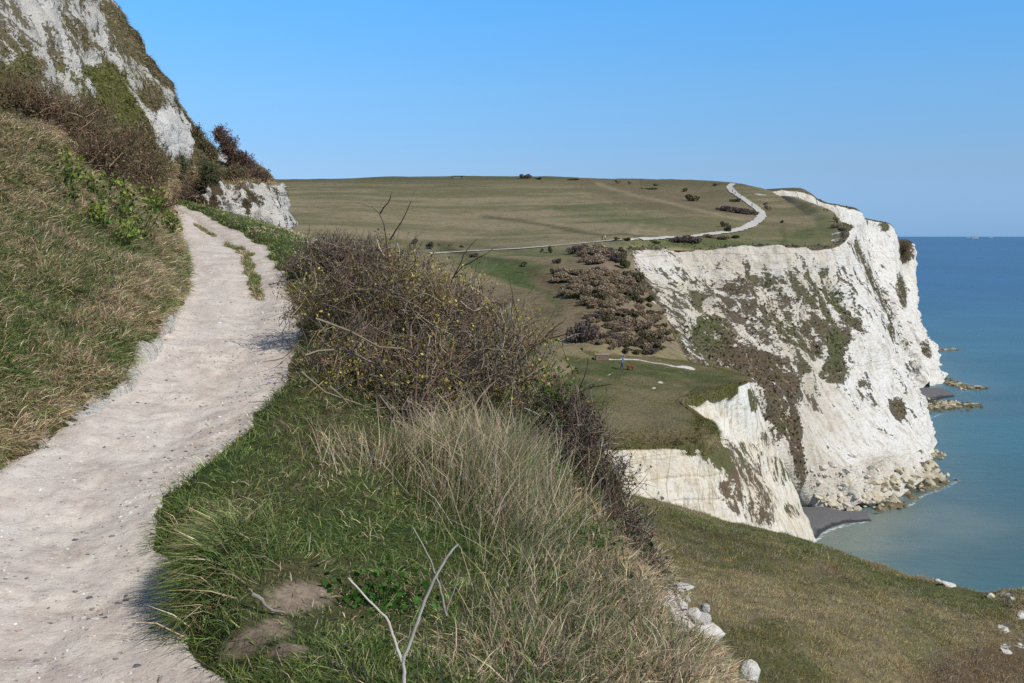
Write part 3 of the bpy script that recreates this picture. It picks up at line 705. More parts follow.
bc = [
    [(-2.0, -6, 57.85, 0), (-2.6, -6, 58.4, 0), (-4.5, -6, 60.2, 0), (-7.5, -6, 63, 0), (-12, -6, 68.5, 0), (-18, -6, 78, 0), (-24, -6, 82, 0)],
    [lowY(3.0), (-3.3, 3.0, 58.55, 0), (-5.2, 3.0, 60.3, 0), (-8.5, 3.2, 63.3, 0), (-13, 3.5, 69, 0), (-18.5, 4, 78, 0), (-24, 5, 82, 0)],
    [lowY(7.4), (-48, 455, 7.7), (-120, 330, 9.6), (-200, 170, 13.0), (-260, 20, 17.5), (-300, -160, 22), (-330, -320, 28)],
    [lowY(9.9), (80, 385, 10.2), (10, 290, 12.6), (-40, 175, 16.5), (-80, 45, 21.5), (-60, -90, 26.5), (-50, -240, 32)],
    [lowY(13), (142, 318, 13.3), (75, 240, 15.8), (35, 155, 19.5), (15, 75, 24), (20, -10, 29.5), (45, -130, 36)],
    [lowY(17.5), (174, 272, 17.8), (120, 212, 20.2), (82, 152, 23.5), (60, 95, 27.5), (65, 25, 33), (85, -40, 40)],
    [lowY(25), (172, 230, 25.2), (145, 196, 26.8), (120, 152, 29), (100, 105, 32), (100, 45, 37), (106, -2, 44)],
    [lowY(31), (166, 213, 31.1), (150, 188, 31.8), (138, 155, 33), (130, 118, 35), (132, 82, 39), (139, 48, 46)],
    [lowY(37), (160, 200, 37.1), (158, 188, 37.3), (156, 168, 37.8), (156, 142, 38.8), (160, 112, 41.5), (168, 90, 47)],
    [(150, 207, 43.0), (170, 196, 43.2), (176, 187, 43.3), (180, 172, 43.6), (182, 155, 44.2), (184, 138, 45.5), (187, 122, 49)],
    [(172, 216, 43.6), (184, 200, 44.0), (192, 188, 44.4), (198, 176, 45), (200, 165, 46), (202, 156, 47.5), (205, 146, 51)],
    [(198, 225, 43.0), (202, 205, 43.8), (212, 189, 44.4), (218, 178, 45.5), (222, 170, 47), (224, 163, 49), (226, 156, 53)],
    [(228, 236, 42.6), (232, 212, 43.6), (236, 189, 44.4), (240, 180, 45.5), (242, 174, 47), (243, 168, 49), (245, 162, 54)],
    [(256, 243, 42.8), (257, 215, 43.9), (259, 190, 44.8), (260, 183, 45.6), (261, 178, 47), (261, 173, 49), (262, 169, 55)],
    [(280, 249, 43.5), (279, 220, 44.6), (274, 193, 45.6), (273, 187, 46.3), (272, 184, 47.5), (271, 181, 49.5), (271, 179, 56)],
    [(290, 252, 46), (284, 222, 46.6), (279, 197, 47.2), (278, 191, 48), (277, 188, 49), (276, 186, 51), (276, 184, 58)],
    [(288, 256, 53), (280, 225, 53), (276, 200, 53), (275, 195, 54), (274, 192, 55), (273, 190, 57), (272, 188, 62)],
]
bank = Patch(bc, [10, 16, 22, 26, 26, 26, 22, 18, 16, 14, 14, 14, 14, 12, 10, 6], [16, 34, 34, 34, 34, 22], flip=False)
G = bank.G; px, py = bank.px, bank.py
vv = np.linspace(0, 6, G.shape[1])[None, :] * np.ones((G.shape[0], 1)); uu = np.linspace(0, 1, G.shape[0])[:, None] * np.ones((1, G.shape[1]))
rocky = sstep(vv, 2.9, 3.8); knoll = sstep(px, 184, 200) * sstep(py, 184, 189) * sstep(px, 300, 290)
rocky = np.maximum(rocky * (px < 215), knoll)
low = sstep(vv, 0, .25)
disp = low * ((1 - rocky) * (fbm(G, .45, 4, 91) * .22 + fbm(G, 2, 3, 92) * .07) + rocky * (1 + .9 * knoll) * (ridged(G, .55, 4, 93, (1, 1, .5)) * .35 + fbm(G, 1.3, 4, 94) * .3))
disp += (1 - low) * 0 + np.exp(-((vv - .25) / .2) ** 2) * fbm(G, 2.2, 4, 95) * .16 * (px < 200) + low * (1 - rocky) * ridged(G, 1.1, 3, 99) * .09
bank.displace(disp)
cov = np.full(px.shape, 1.5)
chalkA = inpoly(px, py, [(-400, -500), (60, -200), (112, 8), (150, 78), (188, 128), (196, 152), (186, 166), (166, 163), (150, 140), (140, 110), (120, 100), (95, 96), (85, 117), (72, 112), (64, 96), (58, 118), (48, 110), (30, 88), (5, 70), (-60, 60), (-300, 60)])
cov = np.where(chalkA, .56, cov)
cl_ = lambda pts, w: np.exp(-(lined(px, py, pts) / w) ** 2)
cov = cov - .42 * cl_([(30, 60), (42, 85), (54, 114)], 6) - .9 * cl_([(58, 78), (70, 98), (80, 114)], 5) - .45 * cl_([(98, 42), (118, 70), (138, 102)], 6) - .5 * cl_([(125, 52), (150, 80), (168, 102)], 5) - .5 * cl_([(20, 0), (50, 30), (90, 70)], 9)
cov = cov - .50 * blobs(px, py, [(168, 132, 24, 22, 40, 1.0), (30, 20, 40, 30, 30, .3), (85, 15, 25, 25, 40, .4)]) * chalkA
cov = cov + .30 * cl_([(104, 8), (140, 66), (186, 128)], 6) * chalkA
cov = cov + .75 * blobs(px, py, [(20, 78, 14, 20, 50, .8), (105, 82, 26, 12, 30, .9), (70, 40, 10, 22, -30, .5), (122, 42, 8, 26, -35, .7), (150, 98, 8, 12, -30, .6)]) * chalkA
kn = inpoly(px, py, [(190, 196), (200, 190), (220, 188), (245, 187), (262, 184), (282, 186), (296, 260), (250, 262), (222, 222), (205, 206)])
cov = np.where(kn, .44 - .25 * blobs(px, py, [(270, 212, 16, 26, 0, 1)]), cov)
cov = cov - 1.6 * blobs(px, py, [(225, 157, 9, 7, -10, 1)])
foot = (vv < .62) & (px < 178) & (py > 262)
cov = np.where(foot, .5 + (vv - .34 + .16 * fbm(G, 2.2, 3, 98)) * 4, cov)
cov = np.where((vv < .06), -.3, cov)
n1 = fbm(G, .8, 4, 96); n2 = fbm(G, 3, 3, 97)
c = mixv(np.broadcast_to(GREEN * .9, G.shape), DRY * .6, sstep(n1 + .4 * n2, -.5, .4) * .85)
c = mixv(c, BROWN * .9, sstep(-(py - 110 - px * .75), -20, 20) * .8)
c = mixv(c, np.array([.21, .175, .10]), (chalkA & (py < 100)) * .85)
c = mixv(c, np.array([.15, .155, .045]), blobs(px, py, [(105, 90, 36, 24, 25, .9), (60, 90, 25, 25, 40, .7), (10, 70, 20, 20, 0, .5), (125, 115, 14, 12, 0, .8)]))
c = mixv(c, TAN * .65, sstep(px, 186, 200) * (py < 192) * .7)
bank_mat = ground_mat('bank_ground', 2.0, (.78, .755, .70), (.56, .52, .45), amp=1.6, edge=.05, bump=.9, bdist=.25, streak=(1, 1, .45))
bank.build('bank', bank_mat, c, cov, fresh=.35 + .3 * blobs(px, py, [(168, 132, 26, 24, 40, 1.0)]))

# ------------------------------------------------------------------ beaches and hill paths
def sheet(name, rows, mat, nu=8, nv=4):
    C = np.array(rows, float); G = pchip(C, nu); G = np.swapaxes(pchip(np.swapaxes(G, 0, 1), nv), 0, 1)
    G[..., 2] += fbm(G, .5, 3, 5) * .12
    a, b_ = G.shape[:2]; idx = np.arange(a * b_).reshape(a, b_)
    q = np.stack([idx[:-1, :-1], idx[1:, :-1], idx[1:, 1:], idx[:-1, 1:]], -1).reshape(-1, 4)
    o = mesh_np(name, G.reshape(-1, 3), [q], mat); o['kind'] = 'structure'; return o


shingle, nt, b, N, L = nodes('shingle')
tco = N('ShaderNodeTexCoord').outputs['Object']; sx = N('ShaderNodeSeparateXYZ'); L(tco, sx.inputs[0])
zz = mathn(N, L, 'MULTIPLY_ADD', noise_n(N, L, tco, .3), .5, sx.outputs[2])
L(mixc(N, L, 1.0, ramp(N, L, zz, [(.50, (.060, .060, .064)), (.66, (.19, .186, .186))]), ramp(N, L, noise_n(N, L, tco, 4, 5, .7), [(.3, (.6, .6, .6)), (.7, (1, 1, 1))]), 'MULTIPLY'), b.inputs['Base Color']); b.inputs['Roughness'].default_value = .85
wet = plain_mat('wet_shingle', (.055, .055, .065), (.09, .088, .095), 3, .55, .3, .03)
sheet('beach', [[onz(*p, z) for p, z in zip(ps, (.9, .7, .35, -.4))] for ps in [
    [(770, 515), (775, 545), (785, 570), (795, 585)], [(800, 504), (803, 520), (806, 538), (809, 556)], [(814, 505), (814, 518), (816, 531), (817, 545)], [(830, 508), (828, 516), (828, 524), (829, 533)], [(846, 511), (846, 515), (847, 520), (850, 526)], [(868, 511), (868, 515), (870, 519), (874, 523)]]], shingle)
sheet('far_beach', [[onz(*p, z) for p, z in zip(ps, (.9, .5, -.4))] for ps in [
    [(915, 388), (914, 398), (913, 410)], [(928, 388), (929, 396), (930, 408)], [(940, 388), (942, 394), (944, 402)], [(950, 391), (953, 394), (956, 399)]]], shingle, 6, 4)


def ledge(name, poly, hmax, seed):
    W = np.array([onz(x, y, 0)[:2] for x, y in poly]); lo, hi = W.min(0) - 3, W.max(0) + 3
    X, Y = np.meshgrid(np.arange(lo[0], hi[0], .7), np.arange(lo[1], hi[1], .7), indexing='ij')
    dd_ = lined(X, Y, [tuple(q) for q in W] + [tuple(W[0])]); ins = inpoly(X, Y, [tuple(q) for q in W]); dd_ = np.where(ins, dd_, -dd_)
    P = np.stack([X, Y, X * 0], -1); h = hmax * sstep(dd_, -2.5, 5) * (.35 + .9 * ridged(P, 1 / 6, 4, seed) * .5 + .6 * fbm(P, 1 / 2.2, 4, seed + 1)) - .25 * hmax - .2 + .25 * hmax * sstep(dd_, 0, 8)
    P[..., 2] = h; a, b_ = X.shape; idx = np.arange(a * b_).reshape(a, b_)
    q = np.stack([idx[:-1, :-1], idx[1:, :-1], idx[1:, 1:], idx[:-1, 1:]], -1).reshape(-1, 4)
    col = mixv(np.broadcast_to(np.array([.09, .085, .045]), P.shape), np.array([.20, .165, .095]), sstep(fbm(P, .25, 3, seed + 2), -.3, .3))
    veg_ = .75 - .55 * sstep(h, .2, 1.3)
    o = mesh_np(name, P.reshape(-1, 3), [q], ledge_mat, True, {'col': col.reshape(-1, 3), 'veg': veg_.ravel(), 'fresh': np.full(a * b_, .4)}); o['kind'] = 'structure'


ledge_mat = ground_mat('ledge_rock', .45, (.62, .56, .43), (.46, .39, .26), amp=1.3, bump=.9, bdist=.4)
ledge('rock_ledge', [(872, 500), (884, 482), (912, 466), (926, 449), (944, 452), (950, 457), (934, 462), (950, 468), (946, 474), (966, 481), (948, 490), (924, 498), (904, 510), (880, 515), (866, 516), (862, 508)], 3.2, 301)
ledge('rock_ledge', [(916, 405), (930, 400), (960, 402), (990, 405), (984, 409), (960, 410), (940, 414), (920, 415)], 1.8, 311)
ledge('rock_ledge', [(930, 370), (944, 375), (958, 382), (990, 387), (998, 389), (975, 391), (952, 389), (938, 384)], 1.6, 321)
ledge('rock_ledge', [(928, 347.5), (950, 348), (972, 350), (950, 351.5), (930, 351)], 1.5, 331)


def ribbon(name, pts, wid, patches, mat, lift=.12, n=14):
    P = []
    pts = np.array(pts, float)
    for i in range(len(pts) - 1):
        for t in np.arange(n) / n:
            p, _ = hit(*(pts[i] * (1 - t) + pts[i + 1] * t), *patches)
            if p is not None: P.append(p)
    P = np.array(P); T = np.gradient(P, axis=0); S = nrm(np.stack([T[:, 1], -T[:, 0], T[:, 0] * 0], -1))
    wv = wid * (1 + .25 * rs.randn(len(P), 1) * .5)
    cr = [P - S * wv / 2, P - S * wv / 6, P + S * wv / 6, P + S * wv / 2]
    V = []
    for row in cr:
        for p, q0 in zip(row, P):
            z = None
            for pt in patches:
                h = drop(p[0], p[1], pt)
                if h is not None and abs(h[2] - q0[2]) < 4: z = h[2] if z is None else max(z, h[2])
            V.append((p[0], p[1], (q0[2] if z is None else z) + lift))
    k = len(P); idx = np.arange(4 * k).reshape(4, k)
    q = np.concatenate([np.stack([idx[r, :-1], idx[r + 1, :-1], idx[r + 1, 1:], idx[r, 1:]], -1) for r in range(3)])
    o = mesh_np(name, V, [q[:, ::-1]], mat); o['kind'] = 'structure'; return o


track = plain_mat('chalk_track', (.50, .47, .41), (.60, .57, .51), .4, .95, .3, .1)
ribbon('footpath', [(640, 239.5), (660, 238.5), (690, 237), (715, 234), (735, 231), (748, 227), (758, 221), (762, 216), (760, 211), (752, 205), (742, 198), (733, 192), (729, 187), (733, 183.5)], 3.4, [hill], track, .25)
ribbon('narrow_footpath', [(430, 254), (480, 251), (520, 249), (556, 246), (590, 243), (615, 240.5), (640, 239.5)], 1.3, [hill], track, .22)


# ------------------------------------------------------------------ plants: helpers
leaf_mat = attr_mat('leaf', .6, .3)
grass_mat = attr_mat('grass_blade', .55, .32, .2)
bark_mat = attr_mat('bark', .85, 0, .1)
TWO = np.array


def jitter_col(c, n, v=.25):
    k = np.exp(rs.randn(n, 1) * v); return np.clip(c * k * np.exp(rs.randn(n, 3) * v * .25), .004, .8)


def blades(name, P, Nn, Ln, Wd, C, lean=.45, wind=(0, 0, 0), droop=.35, along=.35, tip=None):
    n = len(P); cf = np.stack([vn(P * 3.1 + 5.2, 77), vn(P * 3.1 + 9.7, 78), P[:, 0] * 0], -1) * .75
    d = nrm(cf + np.array([0, 0, 1.0]) * (1 - along) + Nn * along + rs.randn(n, 3) * lean * np.array([1, 1, .35]) + np.array(wind))
    a = rs.rand(n) * 2 * math.pi; s_ = np.stack([np.cos(a), np.sin(a), a * 0], -1); s_ = nrm(s_ - d * (s_ * d).sum(1, keepdims=True))
    out = nrm(np.cross(d, s_)); Ln = Ln[:, None]; Wd = Wd[:, None]
    out = out * np.sign((out * (np.array(wind) + 1e-6)).sum(1, keepdims=True) + .3 * rs.randn(n, 1)); out[:, 2] = -np.abs(out[:, 2]) - .25
    b = P - d * .02
    m_ = P + d * Ln * .55 + out * Ln * droop * .22
    t = P + d * Ln * .95 + out * Ln * droop * .75
    V = np.stack([b - s_ * Wd / 2, b + s_ * Wd / 2, m_ - s_ * Wd * .38, m_ + s_ * Wd * .38, t], 1).reshape(-1, 3)
    i = np.arange(n)[:, None] * 5
    tipc = C if tip is None else tip
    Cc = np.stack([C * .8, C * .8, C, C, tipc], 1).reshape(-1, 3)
    o = mesh_np(name, V, [i + np.array([0, 1, 3, 2]), i + np.array([2, 3, 4])], grass_mat, True, {'col': Cc})
    return o


def tubes(P, Rr, k=3):                 # P (n,s,3), Rr (n,s): n tapered twigs
    n, s_, _ = P.shape
    T = nrm(np.gradient(P, axis=1)); ref = np.eye(3)[np.argmin(np.abs(P[:, -1] - P[:, 0]), axis=1)][:, None, :]
    A = nrm(np.cross(T, ref)); B = np.cross(T, A)
    V = np.stack([P + (A * math.cos(2 * math.pi * j / k) + B * math.sin(2 * math.pi * j / k)) * Rr[..., None] for j in range(k)], 2)
    idx = np.arange(n * s_ * k).reshape(n, s_, k); nx = np.roll(idx, -1, 2)
    q = np.stack([idx[:, :-1], nx[:, :-1], nx[:, 1:], idx[:, 1:]], -1).reshape(-1, 4)
    return V.reshape(-1, 3), q


def quads(Cn, size, C, asp=.6, up=None):
    n = len(Cn); u = nrm(rs.randn(n, 3) if up is None else rs.randn(n, 3) * .8 + np.array(up)); v = nrm(np.cross(u, rs.randn(n, 3)))
    size = np.broadcast_to(size, (n,))[:, None]
    V = np.stack([Cn - u * size / 2, Cn + v * size * asp / 2, Cn + u * size / 2, Cn - v * size * asp / 2], 1).reshape(-1, 3)
    return V, np.arange(4 * n).reshape(n, 4), np.repeat(C, 4, 0)


def walks(start, dirs, length, steps=6, wig=.25, curve=(0, 0, 0)):
    n = len(start); P = [start]; d = nrm(dirs)
    for i in range(steps - 1):
        d = nrm(d + rs.randn(n, 3) * wig + np.array(curve)); P.append(P[-1] + d * (length / (steps - 1))[:, None])
    return np.stack(P, 1)


def pick(cols, n, p=None):
    return np.array(cols)[rs.choice(len(cols), n, p=p)]


def in_blobs(bl, n, shell=.0):
    B = np.array([[*at(b[0], b[1], b[2]), b[3], b[4], b[5]] if len(b) == 6 else b[:6] for b in bl], float)
    wgt = B[:, 3] * B[:, 4] * B[:, 5]; k = rs.choice(len(B), n, p=wgt / wgt.sum())
    u = nrm(rs.randn(n, 3)) * (shell + (1 - shell) * rs.rand(n, 1) ** (1 / 3)) * (.85 + .3 * rs.rand(n, 1))
    return B[k, :3] + u * B[k, 3:6], u


def shrub(name, label, cat, bl, n_twig, tlen, trad, tcols, n_leaf, lsize, lcols, group=None, wind=(0, 0, 0), up=.5, wig=.28, base=None, n_main=10, lpos=.35, mrad=.018, tp=None, lp=None):
    B = [at(b[0], b[1], b[2]) for b in bl]
    if base is None: base = np.mean(B, 0) - np.array([0, 0, np.mean([b[5] for b in bl])])
    root = empty(name, base, label, cat, group)
    S, U = in_blobs(bl, n_twig)
    D = U * .6 + np.array([0, 0, up]) + rs.randn(n_twig, 3) * .55 + np.array(wind)
    Ls = tlen * (.4 + 1.0 * rs.rand(n_twig))
    W = walks(S - nrm(D) * Ls[:, None] * .5, D, Ls, 6, wig)
    Rr = trad * (.6 + .8 * rs.rand(n_twig))[:, None] * np.linspace(1, .35, 6)[None, :]
    V1, q1 = tubes(W, Rr); C1 = np.repeat(jitter_col(pick(tcols, n_twig, tp), n_twig, .3), 18, 0)
    # main limbs run from the ground into the crown
    E_, _ = in_blobs(bl, n_main); E_ = E_ + rs.randn(n_main, 3) * .05
    Bs = np.array(base) + rs.randn(n_main, 3) * np.array([.25, .25, 0]) * max(b[3] for b in bl)
    t = np.linspace(0, 1, 9)[None, :, None]
    M = Bs[:, None] * (1 - t) + E_[:, None] * t + np.sin(t * math.pi) * rs.randn(n_main, 1, 3) * .15 + rs.randn(n_main, 9, 3) * .02
    V2, q2 = tubes(M, mrad * (.6 + .8 * rs.rand(n_main))[:, None] * np.linspace(1, .35, 9)[None, :], 5)
    C2 = np.repeat(jitter_col(pick(tcols, n_main), n_main, .25), 45, 0)
    off = np.array(base)
    o = mesh_np('branches', np.concatenate([V1, V2]) - off, [np.concatenate([q1, q2 + len(V1)])], bark_mat, True, {'col': np.concatenate([C1, C2])}, root)
    if n_leaf:
        k = rs.randint(0, n_twig, n_leaf); st = np.minimum(rs.randint(1, 6, n_leaf), 5)
        pos = W[k, st] + rs.randn(n_leaf, 3) * lsize * .6
        cn = sstep(fbm(pos, 2.2, 2, 5) + (rs.rand(n_leaf) - .5) * .5, -.35, .35)
        ci = np.clip((cn * len(lcols)).astype(int), 0, len(lcols) - 1)
        Vl, ql, Cl = quads(pos, lsize * (.6 + .8 * rs.rand(n_leaf)), jitter_col(np.array(lcols)[ci], n_leaf, .3), .65)
        mesh_np('leaves', Vl - off, [ql], leaf_mat, False, {'col': Cl}, root)
    return root


def dist(V): return np.linalg.norm(V - CAM, axis=1)


def view_w(p, lo=-80, hi=1104, ylo=-60, yhi=760):
    x, y = proj(p.V); return ((x > lo) & (x < hi) & (y > ylo) & (y < yhi)).astype(float)


def grass_cols(P, green_bias, dry=DRY * 1.5, f=.8, seed=201, sharp=6):
    g = fbm(P, f, 4, seed) + .35 * fbm(P, f * 5, 2, seed + 1) + green_bias
    t = 1 / (1 + np.exp(-sharp * (g + .5 * (rs.rand(len(P)) - .5))))
    pick_green = rs.rand(len(P)) < t
    a = jitter_col(np.where((rs.rand(len(P)) < .25)[:, None], np.array([.115, .140, .036]), np.array([.080, .110, .035])), len(P), .34)
    b_ = jitter_col(np.where((rs.rand(len(P)) < .35)[:, None], STRAW * 1.1, dry * np.array([1, .98, 1.1])), len(P), .3)
    return np.where(pick_green[:, None], a, b_)


# ------------------------------------------------------------------ grass
V = bank.V; x_, y_ = proj(V); vvf = np.linspace(0, 6, bank.G.shape[1])[None, :].repeat(bank.G.shape[0], 0).ravel()
wt = (view_w(bank, -60, 300) + .35 * view_w(bank, -900, -60, -300, 1200)) * sstep(vvf, .16, .34) * np.clip((bank.veg - .45) * 3, 0, 1) * np.where(vvf > 3.4, .0, 1) / np.maximum(dist(V), 7) ** 1.7
P, Nn, _ = bank.sample(275000, wt); dd = dist(P)
x_, y_ = proj(P)
gb = -.22 + .35 * sstep(y_, 150, 330) - .25 * sstep(P[:, 2] - 60, .5, 3) - .5 * np.exp(-((interp(P[:, 1], ys, lx[:, 0]) - .55 - P[:, 0]) / .35) ** 2) - .7 * sstep(-(y_ - 95 - x_ * .75), -25, 15)
C = grass_cols(P, gb + .15, f=1.5, sharp=3) * np.array([1.85, 1.85, 1.85])
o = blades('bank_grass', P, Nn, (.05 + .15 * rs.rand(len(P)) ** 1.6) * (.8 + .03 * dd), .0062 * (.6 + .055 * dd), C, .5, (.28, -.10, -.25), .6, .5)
tag(o, 'rough green and straw coloured grass covering the steep bank beside the path', 'grass', kind='stuff')
# browned grass clinging to the upper chalk slope
V = bank.V
wt = view_w(bank, -40, 300, -40) * np.clip((bank.veg - .42) * 4, 0, 1) * (vvf > 2.6)
P, Nn, _ = bank.sample(30000, wt); x_, y_ = proj(P)
lim = blobs(x_, y_, [(105, 90, 36, 24, 25, .9), (60, 90, 25, 25, 40, .7), (10, 70, 20, 20, 0, .5), (125, 115, 14, 12, 0, .8)])
C = np.where((rs.rand(len(P)) < lim)[:, None], jitter_col(np.array([.20, .20, .055]), len(P), .3), jitter_col(np.where((rs.rand(len(P)) < .6)[:, None], DRY * 1.9, OLIVE * 2), len(P), .3))
o = blades('hillside_grass', P, Nn, .08 + .16 * rs.rand(len(P)), .022 + .014 * rs.rand(len(P)), C, .6, (.1, 0, -.5), .6, .6)
tag(o, 'olive and brown grass patches clinging to the steep chalk hillside', 'grass', kind='stuff')

V = near.V
uu_ = near.veg; sgn = (V[:, 0] - interp(V[:, 1], ys, rx[:, 0]))
wt = (view_w(near, -30, 1050, 150, 730) + .5 * view_w(near, -700, 1400, 730, 1500)) * np.clip(uu_ * 1.2 - .25, 0, 1) / np.maximum(dist(V), 4.5) ** 1.6
side = interp(V[:, 1], ys, rx[:, 0]) < V[:, 0] + .03
cen = (V[:, 1] > 16.5)
wt1 = wt * (side | cen) * (1 - .93 * sstep(soil.ravel(), .35, .7)) * (1 - .85 * blobs(*proj(near.V), [(690, 612, 26, 34, -35, 1), (749, 672, 16, 14, 0, 1)]))
P, Nn, _ = near.sample(275000, wt1); dd = dist(P); x_, y_ = proj(P)
edge = P[:, 0] - interp(P[:, 1], ys, rx[:, 0]); toe = interp(P[:, 1], ys, ex[:, 0]) - P[:, 0]
gb = .22 + .35 * np.exp(-(edge / .5) ** 2) - .55 * sstep(-toe, -1.1, .1) - .25 * sstep(y_, 560, 600) * sstep(-np.abs(x_ - 300), -90, -30) + .3 * sstep(P[:, 1], 11, 15)
C = grass_cols(P, gb - .02 - .25 * sstep(P[:, 1], 22, 34), seed=207) * 2.05 * (1 + .3 * sstep(P[:, 1], 13, 22))[:, None]
tuft = sstep(fbm(P, 1.6, 3, 209), -.1, .5)
lng = np.exp(-(edge / .25) ** 2) * sstep(P[:, 1], 3, 5) * .10
short = sstep(-np.abs(tt.ravel()[0] * 0 + edge + .6), -.7, -.2) * (edge < -.05)
Ln = (.035 + .10 * rs.rand(len(P)) ** 1.4 + .13 * tuft * rs.rand(len(P)) + lng * rs.rand(len(P)) + .12 * sstep(-toe, -.9, .1) * rs.rand(len(P))) * np.where(edge < -.12, .35, 1)
Ln *= 1 - .55 * blobs(x_, y_, [(300, 600, 90, 40, 0, 1), (260, 650, 60, 30, 0, 1)])
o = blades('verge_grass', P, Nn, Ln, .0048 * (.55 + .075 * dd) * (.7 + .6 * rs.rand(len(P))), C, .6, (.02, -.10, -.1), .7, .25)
tag(o, 'long tufted green grass on the mound and verge along the chalk path', 'grass', kind='stuff')
wt2 = view_w(near) * (near.veg > .6) * ((tt.ravel() > .2) & (tt.ravel() < .95) & (near.V[:, 1] > 16))
P, Nn, _ = near.sample(5200, wt2); C = grass_cols(P, -.05, seed=213) * 1.9
o = blades('path_grass', P, Nn, .04 + .10 * rs.rand(len(P)), np.full(len(P), .009), C, .55, (0, 0, 0), .7, .3)
tag(o, 'worn grass strip growing along the middle of the far path', 'grass', kind='stuff')
# the overhanging clump at the path's edge
n = 9000
cx = at(193, 585, 5.6); Pq = np.stack([cx[0] + .10 + np.abs(rs.randn(n)) * .14, 5.75 + rs.randn(n) * .33, np.full(n, 0.0)], -1)
Pq = Pq[Pq[:, 0] > interp(Pq[:, 1], ys, rx[:, 0]) - .02]
gz = np.array([(drop(a, b, near) if drop(a, b, near) is not None else (0, 0, 58))[2] for a, b, _ in Pq]); Pq[:, 2] = gz
C = grass_cols(Pq, .15, seed=211) * 1.8
o = blades('grass_clump', Pq, np.tile([-.5, -.3, .7], (len(Pq), 1)), .14 + .22 * rs.rand(len(Pq)), .0045 + .003 * rs.rand(len(Pq)), C, .4, (-.18, -.15, 0), .9, .5)
tag(o, 'thick grass clump overhanging the right edge of the chalk path', 'grass', kind='stuff')
# tall dry grass in front of the thorn bush
def ground_pts(n, cx, cy, sx, sy):
    out = []
    while len(out) < n:
        p, nn = hit(cx + rs.randn() * sx, cy + rs.randn() * sy, near)
        if p is not None and p[1] < 16: out.append(p)
    return np.array(out)


P = np.concatenate([ground_pts(3800, 478, 474, 34, 15), ground_pts(1500, 505, 505, 30, 20), ground_pts(900, 535, 535, 26, 28), ground_pts(700, 400, 462, 40, 8)])
C = np.where((rs.rand(len(P)) < .25)[:, None], jitter_col(GREEN * 2.0, len(P), .3), jitter_col(STRAW * 1.65, len(P), .3))
o = blades('tall_dry_grass', P, np.tile([0, 0, 1.0], (len(P), 1)), (.30 + .50 * rs.rand(len(P)) ** .8) * np.exp(.15 * rs.randn(len(P))) * np.where(np.arange(len(P)) < 5300, 1, .65), .0032 + .003 * rs.rand(len(P)), C, .30, (.05, 0, .1), .5, .2)
tag(o, 'tall straw coloured grass standing in front of the thorn bush', 'grass', kind='stuff')
P = np.concatenate([ground_pts(1500, 590, 590, 32, 40), ground_pts(1700, 560, 640, 60, 35), ground_pts(700, 680, 660, 22, 18)])
C = np.where((rs.rand(len(P)) < .22)[:, None], jitter_col(GREEN * 2.0, len(P), .3), jitter_col(STRAW * 1.35, len(P), .32))
o = blades('dry_edge_grass', P, np.tile([0, 0, 1.0], (len(P), 1)), .08 + .24 * rs.rand(len(P)), .004 + .003 * rs.rand(len(P)), C, .4, (.12, 0, 0), .6, .3)
tag(o, 'straw coloured dry grass along the drop at the edge of the mound', 'grass', kind='stuff')

wt = view_w(slope, 560, 1060, 470, 720) * (.25 + sstep(fbm(slope.V, 1.3, 3, 231), -.25, .3)) * (slope.veg > .5) / np.maximum(dist(slope.V), 25) ** 1.2
P, Nn, cc = slope.sample(170000, wt); dd = dist(P); x_, y_ = proj(P)
C = jitter_col(cc * np.array([2.85, 2.6, 2.1]), len(P), .40)
C = np.where((rs.rand(len(P)) < .15)[:, None], jitter_col(TAN * 1.0, len(P), .3), C)
tuft = sstep(fbm(P, .9, 3, 219), 0, .5)
o = blades('slope_grass', P, Nn, (.05 + .12 * rs.rand(len(P)) + .22 * tuft * rs.rand(len(P))), .009 * (.5 + .018 * dd), C, .55, (.15, 0, 0), .6, .5)
tag(o, 'olive and straw grass covering the seaward slope below the path', 'grass', kind='stuff')
wt = view_w(slope, 600, 1060, 490, 720) * (slope.veg > .5) * sstep(fbm(slope.V, 1.9, 3, 241), .12, .4)
P, Nn, cc = slope.sample(42000, wt)
C = np.where((rs.rand(len(P)) < .6)[:, None], jitter_col(STRAW * 1.25, len(P), .3), jitter_col(cc * 2.2, len(P), .3))
o = blades('slope_tussocks', P, Nn, .12 + .28 * rs.rand(len(P)), .010 + .008 * rs.rand(len(P)), C, .6, (.15, 0, 0), .8, .4)
tag(o, 'straw coloured tussocks dotting the seaward slope below the path', 'grass', kind='stuff')
lz = sstep(em.ravel(), .9, 0)
wt = view_w(shelf, 540, 780, 370, 470) * lz
P, Nn, cc = shelf.sample(9000, wt); C = jitter_col(cc * np.array([1.6, 1.5, 1.2]), len(P), .35)
o = blades('shelf_edge_grass', P, Nn, .15 + .40 * rs.rand(len(P)), np.full(len(P), .04), C, .6, (0, -.1, -.35), .9, .5)
tag(o, 'ragged grass hanging over the edge of the white shelf cliff', 'grass', kind='stuff')
wt = view_w(shelf, 540, 780, 340, 470) * (shelf.veg > .7)
P, Nn, cc = shelf.sample(60000, wt)
C = jitter_col(cc * np.array([1.5, 1.4, 1.1]), len(P), .3)
o = blades('shelf_grass', P, Nn, .05 + .16 * rs.rand(len(P)) ** 2, np.full(len(P), .03), C, .5, (.1, 0, 0), .5, .5)
tag(o, 'short turf on the flat shelf above the white cliff', 'grass', kind='stuff')

